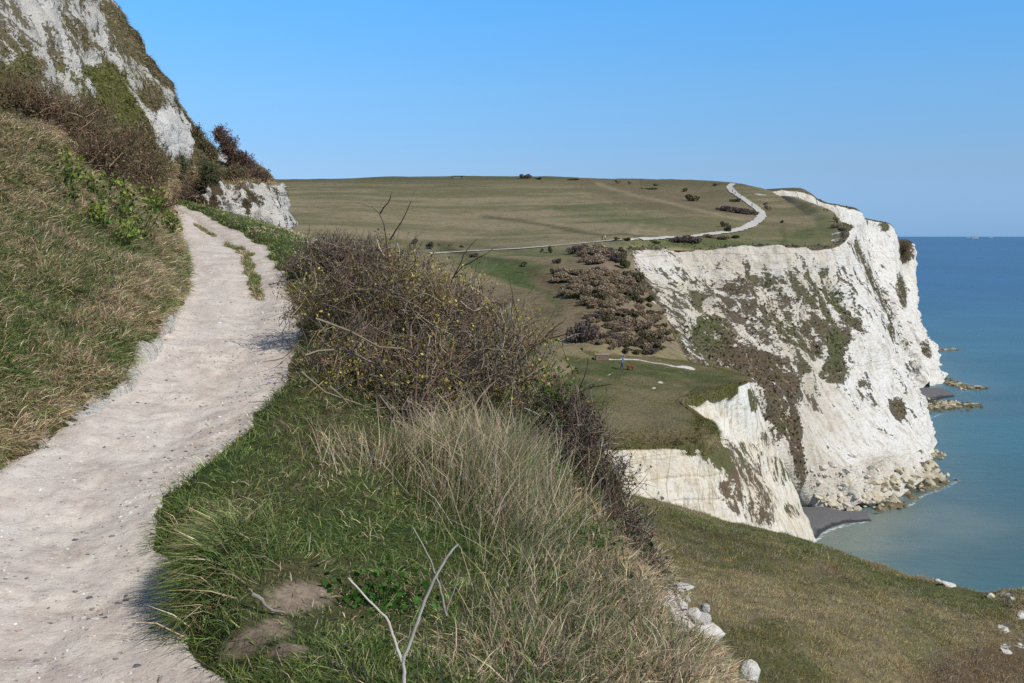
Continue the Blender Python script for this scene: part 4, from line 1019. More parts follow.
V = cliff.V; wt = view_w(cliff, 600, 960, 200, 520) * np.clip((cliff.veg - .35) * 3, 0, 1)
P, Nn, cc = cliff.sample(17000, wt); n = len(P)
Vl, ql, Cl = quads(P + Nn * (.1 + .5 * rs.rand(n, 1) ** 2), .35 + .75 * rs.rand(n) ** 2, jitter_col(cc * np.array([1.75, 1.7, 1.6]), n, .24), .8)
o = mesh_np('cliff_plants', Vl, [ql], leaf_mat, False, {'col': Cl}); tag(o, 'brown and green plants clinging to the ledges of the big white cliff', 'cliff plants', kind='stuff')

# gravel on the path
bmx = bmesh.new(); bmesh.ops.create_icosphere(bmx, subdivisions=1, radius=1); iv = np.array([v.co[:] for v in bmx.verts]); itf = np.array([[v.index for v in f.verts] for f in bmx.faces]); bmx.free()
wt = view_w(near, -20, 330, 205, 720) * (near.veg < .2) * (onp.ravel() > .3) / np.maximum(dist(near.V), 4.5) ** 1.9
P, Nn, _ = near.sample(6500, wt * (.3 + 1.4 * sstep(fbm(near.V, 1.1, 3, 233), -.1, .35))); n = len(P)
sz = (.0035 + .018 * rs.rand(n) ** 5)[:, None, None]
V = P[:, None] + iv[None] * sz * (np.array([1, 1, .5]) * (.6 + .8 * rs.rand(n, 1, 3))) * (1 + .35 * rs.randn(n, 12, 1) * .6)
C = np.repeat(jitter_col(pick([(.12, .11, .11), (.34, .31, .29), (.56, .51, .46), (.66, .63, .58), (.42, .31, .23)], n, [.16, .26, .34, .16, .08]), n, .2), 12, 0)
o = mesh_np('gravel', V.reshape(-1, 3), [(itf[None] + np.arange(n)[:, None, None] * 12).reshape(-1, 3)], attr_mat('stone', .8), False, {'col': C})
tag(o, 'loose flint and chalk stones scattered on the path', 'gravel', kind='stuff')

# ------------------------------------------------------------------ near shrubs
PURP = (.165, .12, .095); GREYT = (.33, .29, .22); ORAN = (.38, .26, .14); DKB = (.105, .08, .058)
hb = [(330, 300, 13.4, .62, .8, .5), (395, 293, 12.8, .75, .9, .66), (450, 322, 12.1, .72, .8, .68), (505, 362, 11.1, .60, .7, .62), (355, 358, 11.4, .62, .6, .55), (425, 375, 10.6, .75, .6, .5), (332, 388, 10.8, .34, .35, .28), (535, 405, 10.4, .36, .45, .50), (395, 425, 10.0, .5, .4, .26), (350, 405, 10.5, .5, .4, .32), (430, 415, 10.1, .6, .4, .34), (320, 415, 10.2, .25, .3, .2)]
gbase, _ = hit(420, 440, near)
bush = shrub('thorn_bush', 'large tangled thorn bush with sparse yellow leaves beside the path', 'bush', hb, 5200, .50, .0050, [PURP, GREYT, DKB, ORAN], 20000, .032, [PURP, (.19, .15, .065), (.25, .21, .07), (.34, .29, .07), (.42, .36, .08)], base=gbase, n_main=34, mrad=.010, tp=[.36, .28, .22, .14])
tw = [[(389, 262), (386, 238), (384, 224), (379, 213), (372, 207), (361, 204)], [(380, 214), (384, 207), (388, 203), (391, 197), (390, 195), (392, 193)], [(390, 240), (396, 230), (402, 221), (406, 213), (409, 206), (411, 201)],
      [(450, 285), (456, 272), (461, 263), (464, 254), (470, 246), (477, 239)], [(455, 275), (463, 266), (470, 263), (478, 258), (486, 254), (493, 249)], [(520, 360), (533, 348), (545, 340), (559, 336), (567, 334), (574, 333)], [(540, 343), (548, 334), (553, 329), (558, 325), (563, 322), (566, 318)],
      [(560, 420), (571, 402), (579, 389), (584, 378), (587, 368), (588, 358)], [(562, 410), (575, 394), (592, 387), (600, 386), (606, 385), (612, 384)], [(300, 340), (290, 352), (283, 358), (276, 360), (268, 361), (262, 362)], [(513, 372), (512, 350), (514, 330), (511, 315), (513, 300), (512, 290)]]
W = np.array([[at(x, y, 12.2 - .006 * max(0, x - 440) - .08 * i) for i, (x, y) in enumerate(t)] for t in tw])
for w_ in W:
    Vt, qt = tubes(w_[None], .009 * np.linspace(1, .35, 6)[None], 4)
    mesh_np('bare_twig', Vt - np.array(gbase), [qt], bark_mat, True, {'col': np.tile(np.array(PURP) * .8, (len(Vt), 1))}, bush)
# pale dead limbs at the foot of the bush
dl = [[(300, 372), (322, 392), (345, 398), (368, 408), (385, 412), (400, 415)], [(318, 430), (345, 432), (365, 434), (385, 437), (410, 433), (430, 430)], [(330, 385), (342, 398), (350, 408), (356, 420), (360, 435), (362, 450)], [(380, 395), (395, 418), (405, 430), (412, 445), (420, 460), (428, 470)], [(300, 360), (315, 355), (335, 352), (360, 362), (380, 372), (400, 378)], [(360, 320), (340, 340), (320, 345), (310, 360), (303, 385), (300, 400)], [(400, 405), (425, 412), (450, 430), (465, 448), (478, 462), (490, 470)], [(310, 322), (345, 335), (375, 350), (400, 352), (430, 368), (452, 380)]]
W = np.array([[at(x, y, 9.7 + .12 * i) for i, (x, y) in enumerate(t)] for t in dl]); W[4:, :, 1] += .3
for w_ in W:
    Vt, qt = tubes((w_ + rs.randn(*w_.shape) * .012)[None], .012 * np.linspace(1, .5, 6)[None], 5)
    mesh_np('dead_limb', Vt - np.array(gbase), [qt], bark_mat, True, {'col': jitter_col(np.tile(np.array([.25, .20, .14]), (len(Vt), 1)), len(Vt), .1)}, bush)
for b_, lab, nt_ in [
    ([(582, 440, 9.9, .30, .4, .34), (568, 412, 10.0, .26, .3, .30), (606, 485, 9.3, .26, .4, .32), (590, 510, 9.0, .2, .3, .28), (560, 450, 9.8, .25, .3, .3)], 'dark purple bramble trailing down from the thorn bush at the mound edge', 2100),
    ([(622, 535, 8.6, .22, .35, .26), (645, 578, 7.9, .15, .3, .2), (615, 560, 8.2, .18, .3, .2), (655, 605, 7.5, .10, .2, .13)], 'lowest reddish bramble hanging over the edge above the white rocks', 1300)]:
    shrub('bramble', lab, 'bramble', b_, nt_, .36, .0045, [PURP, (.10, .055, .05), GREYT, DKB], nt_ * 2, .026, [PURP, (.11, .06, .05), (.09, .085, .03), (.13, .14, .035)], n_main=8, mrad=.008, group='brambles at the edge of the mound')
shrub('twiggy_shrub', 'small pinkish leafless shrub on the verge behind the thorn bush', 'shrub', [(330, 254, 19, .6, .7, .36), (362, 258, 18.4, .55, .6, .36), (300, 262, 20, .3, .4, .22)], 1300, .5, .007, [(.12, .08, .075), PURP, GREYT], 800, .04, [PURP, (.12, .085, .06)], n_main=8)
for (x, y, n_), lab in zip([(552, 400, 420), (540, 470, 300), (590, 545, 160), (380, 600, 420)], ['bright green leafy sprig at the right end of the thorn bush', 'light green weed low under the bramble', 'small green weed beside the white stones', 'dark green broad leaved weed behind the forked dead twig']):
    p, _ = hit(x, y, near); p = at(x, y, p[1] * (.985 if n_ < 400 or y > 500 else 1) if y > 450 else 10.0)
    r_ = empty('weed', p, lab, 'weed', 'green weeds in the grass')
    c3 = p + rs.randn(n_, 3) * np.array([.16, .12, .07 if y > 450 else .22])
    Vl, ql, Cl = quads(c3, .04 * (.6 + .7 * rs.rand(n_)), jitter_col(np.array([.075, .14, .025]) if y < 590 else np.array([.05, .13, .02]), n_, .3), .8)
    mesh_np('leaves', Vl - p, [ql], leaf_mat, False, {'col': Cl}, r_)
    W = walks(np.repeat(p[None] - np.array([0, 0, .12]), 24, 0), rs.randn(24, 3) * .5 + np.array([0, 0, .8]), np.full(24, .28), 5, .15)
    Vt, qt = tubes(W, np.full((24, 5), .003)); mesh_np('stems', Vt - p, [qt], bark_mat, True, {'col': np.tile([.07, .10, .03], (len(Vt), 1))}, r_)

# forked dead twigs in the grass
def twig(name, label, lines, Y, r0, colr, grp=None):
    b0 = at(*lines[0][0], Y); root = empty(name, b0, label, 'twig', grp)
    for i, ln_ in enumerate(lines):
        Pk = pchip(np.array([at(x, y, Y - .0004 * abs(683 - y)) for x, y in ln_]), 4); Pk = Pk + rs.randn(*Pk.shape) * .0015
        Vt, qt = tubes(Pk[None], (r0 * (1 if i == 0 else .8) * np.linspace(1, .45, len(Pk)))[None], 6)
        mesh_np('stem' if i == 0 else 'fork', Vt - b0, [qt], bark_mat, True, {'col': np.tile(colr, (len(Vt), 1)) * (.8 + .4 * rs.rand(len(Vt), 1))}, root)


pk, _ = hit(404, 690, near)
twig('dead_twig', 'bare pale forked twig standing up from the grass nearest the camera', [[(404, 705), (404, 680), (403, 664), (415, 628), (425, 600), (438, 572), (448, 556), (458, 544)], [(403, 664), (397, 648), (392, 634), (388, 620), (380, 612), (364, 595), (348, 578)]], pk[1] * .97, .010, (.52, .48, .41), 'dead twigs in the grass')
twig('dead_twig', 'thin grey twig crossing behind the pale forked one', [[(446, 615), (442, 596), (438, 580), (434, 570), (424, 547), (413, 528)], [(446, 612), (450, 600), (456, 585), (460, 570)]], pk[1] * 1.08, .006, (.36, .32, .26), 'dead twigs in the grass')
twig('dry_stalk', 'single upright dry stalk in the grass at the mound edge', [[(577, 662), (575, 630), (572, 600), (570, 575), (571, 560)]], 6.3, .005, (.28, .22, .14), 'dead twigs in the grass')
twig('bare_root', 'grey exposed root on the bare soil patch', [[(252, 594), (260, 598), (266, 606), (275, 611), (285, 612)]], hit(266, 606, near)[0][1] * .985, .013, (.24, .21, .18))

# bank shrubs and weeds
def on(px_, py_, *pt):
    for k in range(30):
        p, _ = hit(px_, py_ + .5 * k, *pt)
        if p is not None: return p


def bank_blob(x, y, rx_, rz_, lift=.5):
    p = None; yy = y
    while p is None: p = on(x, yy, bank); yy += 3
    return (x, y - (lift * rz_ * F / p[1] if yy < y + 4 else 0), p[1] - .2, rx_, rx_ * .8, rz_)


DRYL = [(.17, .115, .07), (.12, .085, .06), (.21, .165, .09)]
for pts, lab, nt_, cl_a in [
    ([(100, 175, .8, .6), (120, 160, .8, .6), (85, 150, .7, .5)], 'dark brown leafless bramble thicket in the middle of the bank', 1500, [(.075, .05, .03), (.11, .075, .045), (.17, .135, .09)]),
    ([(135, 195, .7, .7), (150, 180, .7, .7), (142, 160, .7, .7)], 'olive brown thorny thicket above the end of the path', 1500, [(.07, .05, .028), (.11, .088, .035), (.16, .13, .08)]),
    ([(60, 130, .9, .5), (30, 110, .9, .45), (85, 125, .7, .5)], 'reddish brown dead bracken below the white chalk streaks', 1300, [(.15, .095, .06), (.12, .085, .055), (.19, .145, .095)]),
    ([(155, 215, .4, .4), (165, 200, .4, .4)], 'small brown shrub leaning over the left edge of the path top', 600, [DKB, (.10, .075, .03)]),
    ([(176, 190, .6, .5), (190, 195, .5, .4)], 'reddish brown scrub at the bend where the path disappears', 700, [(.13, .09, .06), PURP])]:
    bl = [bank_blob(x, y, a, b2) for x, y, a, b2 in pts]
    shrub('bank_scrub', lab, 'shrub', bl, nt_, .6, .009, [tuple(1.45 * v for v in q_) for q_ in cl_a], nt_ * 3, .05, [tuple(1.3 * v for v in q_) for q_ in DRYL] + [(.18, .16, .07)], group='scrub on the bank', n_main=12)
for x, y, h_, lab in [(75, 205, .75, 'tallest light green leafy weed on the bank, farthest left'), (97, 205, .55, 'light green weed in the middle of the bank weeds'), (122, 220, .65, 'yellow green weed against the dark thicket'), (142, 240, .7, 'dense bright green weed nearest the path'), (120, 250, .4, 'low dark green weed on the bank beside the path'), (100, 228, .35, 'small green weed halfway down the bank'), (168, 236, .4, 'green weed overhanging the left edge of the path')]:
    p = on(x, y, bank); n_ = 5; r_ = empty('leafy_weed', p, lab, 'weed', 'green weeds on the bank')
    W = walks(np.repeat(p[None], n_, 0), rs.randn(n_, 3) * .3 + np.array([.1, -.1, 1]), h_ * (.7 + .5 * rs.rand(n_)), 6, .1)
    Vt, qt = tubes(W, .010 * np.linspace(1, .5, 6)[None].repeat(n_, 0), 4); mesh_np('stems', Vt - p, [qt], bark_mat, True, {'col': np.tile([.10, .12, .04], (len(Vt), 1))}, r_)
    k = rs.randint(0, n_, 190); s2 = rs.choice([1, 3, 4, 5, 5, 5], 190); pos = W[k, s2] + rs.randn(190, 3) * .085
    Vl, ql, Cl = quads(pos, .085 * (.5 + .8 * rs.rand(190)), jitter_col(np.where((s2 == 5)[:, None], np.array([.24, .29, .06]), np.array([.085, .14, .03])), 190, .25), .7, (0, -.3, .3))
    mesh_np('leaves', Vl - p, [ql], leaf_mat, False, {'col': Cl}, r_)
for pts, lab, nt_, cl_a, lv, wd in [
    ([(204, 162, 47.4, .42, .4, .55), (201, 145, 47.4, .33, .3, .5), (209, 152, 47.4, .3, .3, .4), (196, 132, 47.4, .2, .2, .3)], 'tall olive brown bush against the sky beside the chalk face', 900, [DKB, (.09, .07, .035)], [(.075, .06, .025), (.10, .085, .03), (.06, .05, .03)], (.1, 0, .3)),
    ([(239, 160, 48, .5, .4, .34), (228, 146, 48, .38, .3, .46), (220, 134, 48, .26, .25, .34), (248, 168, 48, .4, .3, .3)], 'windswept dark brown bush leaning seaward on the skyline', 1100, [DKB, PURP, (.10, .06, .05)], [(.07, .045, .035), (.09, .06, .04)], (.7, -.1, .1)),
    ([(178, 168, .36, .34)], 'small round dark green bush at the foot of the chalk face', 260, [DKB], [(.03, .05, .018), (.05, .07, .025)], (0, 0, .2)),
    ([(210, 180, .42, .5), (205, 172, .3, .4)], 'dark green ivy bush above the knoll', 500, [DKB], [(.035, .05, .02), (.06, .065, .025)], (0, 0, .2)),
    ([(237, 178, .5, .32)], 'low brown bush on top of the knoll', 420, [DKB, PURP], [(.08, .06, .035), (.10, .085, .04)], (.2, 0, .2)),
    ([(258, 180, .45, .28), (250, 172, .3, .25)], 'purple brown scrub on the seaward end of the knoll', 480, [PURP, DKB], [(.085, .055, .045), (.11, .085, .05)], (.4, 0, .1)),
    ([(82, 128, .5, .36), (92, 132, .35, .25)], 'dark green bush under the white chalk streaks', 500, [DKB], [(.03, .05, .018), (.05, .06, .025)], (0, 0, .2))]:
    bl = [q_ if len(q_) == 6 else bank_blob(*q_) for q_ in pts]
    shrub('hillside_bush', lab, 'bush', bl, nt_, .5, .011, [tuple(1.6 * v for v in q_) for q_ in cl_a], nt_ * 7, .075, [tuple(2.3 * v for v in q_) for q_ in lv], group='bushes on the chalk hillside', wind=wd, n_main=10, mrad=.025)

# ------------------------------------------------------------------ distant bushes
def bush_mesh(name, cols, n=1100, flat=.75, seed=1):
    r2 = np.random.RandomState(seed); k = 7
    cc = r2.randn(k, 3) * np.array([.34, .30, .16]); cc[:, 2] = np.abs(cc[:, 2]) + .25; rr = .26 + .2 * r2.rand(k)
    i = r2.randint(0, k, n); u = nrm(r2.randn(n, 3)) * (.55 + .45 * r2.rand(n, 1)); pos = cc[i] + u * rr[i][:, None] * np.array([1, 1, flat]); pos[:, 2] = np.maximum(pos[:, 2] * flat, .02)
    cl2 = jitter_col(np.array(cols)[(i + r2.randint(0, 2, n)) % len(cols)], n, .25)
    Vl, ql, Cl = quads(pos, .13 * (.6 + .8 * r2.rand(n)), cl2, .8)
    W = np.stack([np.linspace(0, 1, 5)[None, :, None] * (cc[j] - np.array([0, 0, .05])) for j in range(k)], 0).reshape(k, 5, 3)
    Vt, qt = tubes(W, np.full((k, 5), .02)); Ct = np.tile(DKB, (len(Vt), 1))
    me = mesh_np(name, np.concatenate([Vl, Vt]), [np.concatenate([ql, qt + len(Vl)])], leaf_mat, False, {'col': np.concatenate([Cl, Ct])})
    return me


PR_ = {'brown': bush_mesh('scrub_bush', [(.37, .275, .18), (.31, .23, .155), (.41, .325, .205)], seed=1), 'dark': bush_mesh('scrub_bush', [(.16, .135, .075), (.20, .165, .09), (.13, .115, .065)], seed=2),
       'purple': bush_mesh('scrub_bush', [(.17, .13, .11), (.21, .155, .125), (.14, .11, .09)], seed=3), 'green': bush_mesh('scrub_bush', [(.13, .15, .065), (.17, .18, .08), (.12, .125, .06)], seed=4)}
used = set()


def far_bush(x, y, wpx, hpx, kind, label, group, pt):
    p = on(x, y, *pt)
    if p is None: return
    o = PR_[kind]
    if kind in used:
        o = o.copy(); link(o)
    used.add(kind)
    s_ = wpx * p[1] / F / 1.25; o.location = p - np.array([0, 0, .04 * s_]); o.scale = (s_, s_, hpx * p[1] / F / .62); o.rotation_euler = (0, 0, rs.rand() * 6.28)
    tag(o, label, 'bush', group)


HL = (hill,)
for x, y, w_, h_, k, lab in [
    (690, 201, 13, 7, 'dark', 'rounded dark bush alone in the field left of the winding path'), (686, 191.5, 6, 4, 'dark', 'tiny dark bush above the rounded one on the hill'),
    (727, 211, 14, 6, 'purple', 'left end of the long dark thicket below the winding path'), (738, 213, 16, 6, 'purple', 'middle of the long dark thicket below the winding path'), (749, 214.5, 13, 5, 'purple', 'right end of the long dark thicket beside the path bend'),
    (737, 202, 9, 4, 'dark', 'dark bush just left of the path near the hilltop'), (678, 241.5, 14, 6, 'purple', 'left half of the dark mound of scrub near the cliff edge'), (690, 242, 17, 8, 'purple', 'right half of the dark mound of scrub near the cliff edge'),
    (723, 227, 7, 6, 'dark', 'leaning dark bush left of the path bend'), (728, 232, 8, 7, 'dark', 'dark bush touching the lower path'), (710, 237.5, 12, 3.5, 'brown', 'low brown scrub on the cliff top, left clump'), (722, 239, 14, 4, 'brown', 'low brown scrub on the cliff top, middle clump'), (735, 238.5, 10, 4, 'green', 'green bush on the cliff top under the path'),
    (768, 210, 6, 5, 'brown', 'reddish brown bush right of the path bend'), (782, 223, 4, 3, 'dark', 'tiny dark bush on the cliff top right of the path'), (766, 205, 4, 3, 'brown', 'tiny brown bush above the reddish one'),
    (522.5, 178.5, 5, 5, 'purple', 'left of the two dark skyline bushes'), (528.5, 178.5, 5, 5, 'purple', 'right of the two dark skyline bushes'), (539, 179.5, 6, 2.5, 'dark', 'flat dark bush on the skyline right of the pair'), (618, 183.5, 5, 4, 'brown', 'brown bush just below the skyline'), (630, 184, 4, 3, 'brown', 'smaller brown bush right of the skyline one'), (575, 180, 9, 2, 'dark', 'low scrub strip on the skyline'),
    (648, 189, 16, 2.5, 'brown', 'thin brown scrub strip high in the field'), (655, 186, 4, 2.5, 'dark', 'small bush above the thin brown scrub strip'), (716, 185.5, 6, 2.5, 'dark', 'dark scrub by the top of the path'),
    (558, 264, 7, 6, 'dark', 'round dark bush alone on the green valley side'), (553, 274, 7, 6, 'dark', 'dark bush at the top of the brown thicket'), (563, 277, 6, 5, 'dark', 'small dark bush beside the thicket top'), (542, 252, 4, 4, 'green', 'small green bush under the narrow path'), (524, 266, 8, 5, 'green', 'green bush on the valley side, left'), (550, 253, 5, 8, 'green', 'tall green bush under the narrow path'),
    (416, 244, 8, 6, 'dark', 'round bush on the field edge behind the thorn bush'), (430, 249, 9, 8, 'dark', 'larger round bush on the field edge'), (474, 257, 8, 5, 'purple', 'dark bush beside the green track'), (450, 246, 5, 3, 'brown', 'tiny brown bush along the field edge'), (462, 247.5, 5, 3, 'brown', 'tiny bush along the field edge, right'), (440, 245.5, 4, 3, 'brown', 'tiny bush between the two round ones'),
    (583, 341, 24, 22, 'purple', 'big dark grey bush above the brick plinth'), (622, 256, 8, 10, 'green', 'dark green bush beside the white gully at the cliff corner'), (624, 268, 10, 12, 'green', 'dark green bush below the white gully'), (637, 284, 16, 12, 'dark', 'dark bush at the upper edge of the white cliff'), (650, 302, 10, 8, 'green', 'green bush against the white cliff edge'),
    (627, 241, 8, 4, 'dark', 'dark bush at the cliff corner beside the path'), (617, 240.5, 6, 4, 'green', 'grey green bush by the people on the path'), (655, 243, 10, 3, 'green', 'low green bush on the cliff edge'), (836, 227.5, 9, 4.5, 'brown', 'brown scrub on the right corner of the cliff top'), (836.5, 221, 6, 4, 'brown', 'brown scrub just beyond the right corner of the cliff top'), (841, 231, 7, 3.5, 'dark', 'dark scrub on the rim at the right corner of the cliff top')]:
    far_bush(x, y, w_, h_, k, lab, 'bushes on the far hill', HL)
for poly, n_, kinds, lab in [
    ([(574, 250), (612, 249), (622, 262), (610, 266), (580, 262)], 32, ['brown', 'brown', 'purple'], 'brown bush in the thicket just below the narrow path'),
    ([(556, 278), (588, 270), (616, 276), (622, 314), (600, 311), (566, 296)], 66, ['brown', 'brown', 'brown', 'dark'], 'brown bush in the thicket on the valley side'),
    ([(612, 278), (632, 276), (650, 306), (664, 330), (674, 350), (650, 348), (625, 320)], 66, ['dark', 'brown', 'brown', 'green', 'dark'], 'dark bush in the thicket along the white cliff edge'),
    ([(590, 320), (614, 308), (640, 322), (664, 350), (642, 358), (600, 353)], 56, ['purple', 'brown', 'dark', 'brown'], 'dark brown bush in the lower thicket above the shelf')]:
    xs = [p[0] for p in poly]; ysb = [p[1] for p in poly]; k = 0
    while k < n_:
        x, y = rs.uniform(min(xs), max(xs)), rs.uniform(min(ysb), max(ysb))
        if not inpoly(np.array([x]), np.array([y]), poly)[0]: continue
        far_bush(x, y, rs.uniform(7, 17), rs.uniform(4, 8.5), kinds[k % len(kinds)], lab, lab.replace('bush in', 'bushes in').replace('dark bushes', 'bushes'), (hill, cliff)); k += 1

# ------------------------------------------------------------------ rocks
rock_m = {'pale': plain_mat('pale_chalk_rock', (.64, .60, .53), (.52, .47, .40), 1.3, .9, .6, .2), 'yellow': plain_mat('stained_chalk_rock', (.50, .42, .27), (.62, .56, .43), 1.1, .9, .6, .2), 'weed': plain_mat('weedy_rock', (.09, .085, .045), (.20, .17, .10), 1.5, .7, .6, .2), 'white': plain_mat('white_chalk_lump', (.76, .74, .69), (.56, .51, .43), 6, .95, .9, .03)}


def rock_mesh(name, mat, seed, sub=3, cuts=9):
    r2 = np.random.RandomState(seed); bm = bmesh.new(); bmesh.ops.create_icosphere(bm, subdivisions=sub, radius=1); bm.verts.ensure_lookup_table()
    Vv = np.array([v.co[:] for v in bm.verts]); Fv = np.array([[v.index for v in f.verts] for f in bm.faces]); bm.free()
    for _ in range(cuts):
        nn = nrm(r2.randn(3)); dlt = r2.uniform(.5, .85); h = Vv @ nn; Vv = Vv - np.maximum(h - dlt, 0)[:, None] * nn
    Vv = Vv * (1 + .16 * fbm(Vv + seed * 5, 1.6, 4, seed))[:, None] + .03 * np.stack([fbm(Vv + 9, 4, 2, seed + j) for j in range(3)], -1)
    return mesh_np(name, Vv * np.array([1, .85, .7]), [Fv], mat, False)


rp_ = {k: [rock_mesh('boulder', rock_m[k], 10 * i + j) for j in range(3)] for i, k in enumerate(['pale', 'yellow', 'weed'])}
ru = set()


def rock(x, y, wpx, kind, label, group, j, pts, zmin=None):
    p = on(x, y, *pts) if pts else None
    ps = onz(x, y, .1)
    if p is None or p[1] > ps[1]: p = ps
    o = rp_[kind][j]
    if (kind, j) in ru: o = o.copy(); link(o)
    ru.add((kind, j)); s_ = wpx * p[1] / F / 2
    o.location = p + np.array([0, 0, .12 * s_]); o.scale = (s_ * rs.uniform(.8, 1.25), s_ * rs.uniform(.8, 1.2), s_ * rs.uniform(.7, 1.1)); o.rotation_euler = (rs.uniform(-.4, .4), rs.uniform(-.4, .4), rs.rand() * 6.28)
    tag(o, label, 'boulder', group)


def scatter_rocks(poly, n, wlo, whi, kind, label, group, pts):
    xs = [p[0] for p in poly]; yb = [p[1] for p in poly]; k = 0
    while k < n:
        x, y = rs.uniform(min(xs), max(xs)), rs.uniform(min(yb), max(yb))
        if inpoly(np.array([x]), np.array([y]), poly)[0]:
            rock(x, y, wlo + (whi - wlo) * rs.rand() ** 2, kind, label, group, rs.randint(3), pts); k += 1


CL = (cliff,)
scatter_rocks([(804, 470), (822, 458), (850, 462), (880, 470), (884, 492), (868, 508), (840, 507), (815, 500)], 70, 3.5, 12, 'pale', 'pale chalk block in the rockfall at the cliff foot', 'pale blocks of the rockfall', CL)
scatter_rocks([(815, 498), (845, 500), (880, 492), (884, 505), (866, 515), (838, 513), (818, 508)], 40, 5, 13, 'yellow', 'yellow stained boulder between the rockfall and the small beach', 'yellow boulders above the beach', CL)
scatter_rocks([(868, 500), (882, 484), (905, 492), (905, 508), (885, 512), (868, 514)], 20, 3, 10, 'weed', 'dark weed covered boulder at the water below the rockfall', 'weedy boulders below the rockfall', None)
scatter_rocks([(872, 486), (888, 476), (900, 486), (890, 500), (876, 504)], 20, 7, 15, 'yellow', 'large yellow boulder at the front corner of the headland', 'large yellow boulders at the headland', CL)
scatter_rocks([(884, 478), (915, 462), (935, 468), (955, 480), (925, 490), (895, 487)], 40, 5, 13, 'yellow', 'tan boulder on the rocky point of the headland', 'tan boulders on the point', CL)
scatter_rocks([(905, 484), (935, 478), (958, 482), (940, 488), (910, 492)], 18, 3, 7, 'weed', 'dark wet boulder along the outer edge of the point', 'dark wet boulders on the point', None)
scatter_rocks([(913, 450), (930, 448), (950, 453), (944, 459), (920, 462)], 18, 3, 8, 'yellow', 'tan boulder on the upper ledge of the point', 'tan boulders on the upper ledge', CL)
scatter_rocks([(917, 463), (933, 462), (938, 470), (922, 474)], 9, 4, 9, 'weed', 'green weedy boulder in the middle of the point', 'green boulders in the middle of the point', CL)
scatter_rocks([(920, 402), (950, 400), (975, 404), (990, 407), (960, 411), (925, 413)], 34, 2.5, 7, 'weed', 'dark boulder on the long reef beyond the headland', 'dark boulders of the reef', None)
scatter_rocks([(920, 398), (940, 399), (960, 401), (940, 407), (920, 408)], 18, 3, 6, 'yellow', 'tan boulder on the long reef beyond the headland', 'tan boulders of the reef', None)
scatter_rocks([(934, 372), (945, 376), (970, 386), (990, 388), (960, 390), (945, 383)], 22, 2, 5, 'weed', 'dark boulder on the far reef behind the small grey beach', 'dark boulders of the far reef', None)
scatter_rocks([(955, 387), (990, 387), (985, 390), (960, 391)], 10, 2, 4, 'yellow', 'tan boulder at the tip of the far reef', 'tan boulders of the far reef', None)
scatter_rocks([(931, 348), (952, 348.5), (962, 350), (940, 351)], 8, 2, 4, 'yellow', 'low tan rock on the farthest spit', 'rocks of the farthest spit', None)

# white chalk lumps at the edge of the mound
wl = [(682, 587, 17, 8, 'long white chalk lump highest on the mound edge'), (663, 603, 11, 7, 'small white chalk lump left of the others in the dry grass'), (680, 604, 12, 12, 'upright white chalk lump below the long one'), (688, 599, 6, 5, 'tiny white chalk stone between the upper lumps'), (693, 614, 16, 11, 'angular white chalk lump in the middle of the outcrop'), (706, 607, 9, 9, 'grey white chalk lump on the outer edge of the outcrop'), (703, 620, 14, 10, 'flat white chalk lump in the lower outcrop'), (707, 630, 26, 16, 'broad tan and white chalk block at the foot of the outcrop'), (684, 632, 8, 7, 'small chalk lump half hidden in dry grass'), (691, 640, 5, 5, 'smallest chalk lump low in the dry grass'), (749, 673, 24, 20, 'big round white chalk boulder alone below the outcrop')]
for j, (x, y, w_, h_, lab) in enumerate(wl):
    p = on(x, y + h_ * .35, near); Yp = (min(p[1], 8.6) if p is not None else 6.3) + .04
    o = rock_mesh('chalk_lump', rock_m['white'], 300 + j, 4, 11 if j < 10 else 3); s_ = w_ * Yp / F / 2 * (1.45 if j < 10 else 1.1)
    o.location = at(x, y, Yp); o.scale = (s_ * 1.1, s_, h_ * Yp / F / 2 * 1.9); o.rotation_euler = (.15, rs.uniform(.0, .5), rs.rand() * 6)
    tag(o, lab, 'chalk lump', 'chalk lumps on the mound edge')
for j, (x, y, w_, h_, lab) in enumerate([(949, 580, 22, 8, 'white rock on the seaward rim of the grassy slope'), (938, 577, 8, 6, 'small white rock left of the rim rock'), (992, 595, 14, 9, 'brown and white rock under the grassy hump'), (1012, 598, 9, 7, 'white rock right of the grassy hump'), (1003, 628, 11, 5, 'slanting white slab on the right of the slope'), (1006, 650, 13, 7, 'white chalk slab low on the right of the slope'), (1021, 615, 9, 10, 'white rock at the right edge of the slope'), (1020, 643, 13, 5, 'thin white slab at the right edge of the slope')]):
    p = on(x, y + 2, slope)
    o = rock_mesh('chalk_rock', rock_m['white'], 400 + j, 4, 10); s_ = w_ * p[1] / F / 2
    o.location = p; o.scale = (s_ * 1.1, s_, h_ * p[1] / F / 2 * 1.3); o.rotation_euler = (.1, .3, rs.rand() * 6); tag(o, lab, 'chalk rock', 'chalk rocks on the slope')
p = on(996, 592, slope)

# ------------------------------------------------------------------ people and a dog
cloth = lambda n_, c_: plain_mat(n_, tuple(c_), tuple(x * .75 for x in c_), 30, .85, .2, .005)
SKIN = plain_mat('skin', (.50, .30, .21), (.46, .27, .19), 20, .6, .05, .002); HAIRM = plain_mat('dark_hair', (.025, .017, .012), (.04, .028, .02), 60, .6, .3, .003); SHOE = plain_mat('shoe', (.03, .03, .03), (.05, .045, .04), 30, .6)


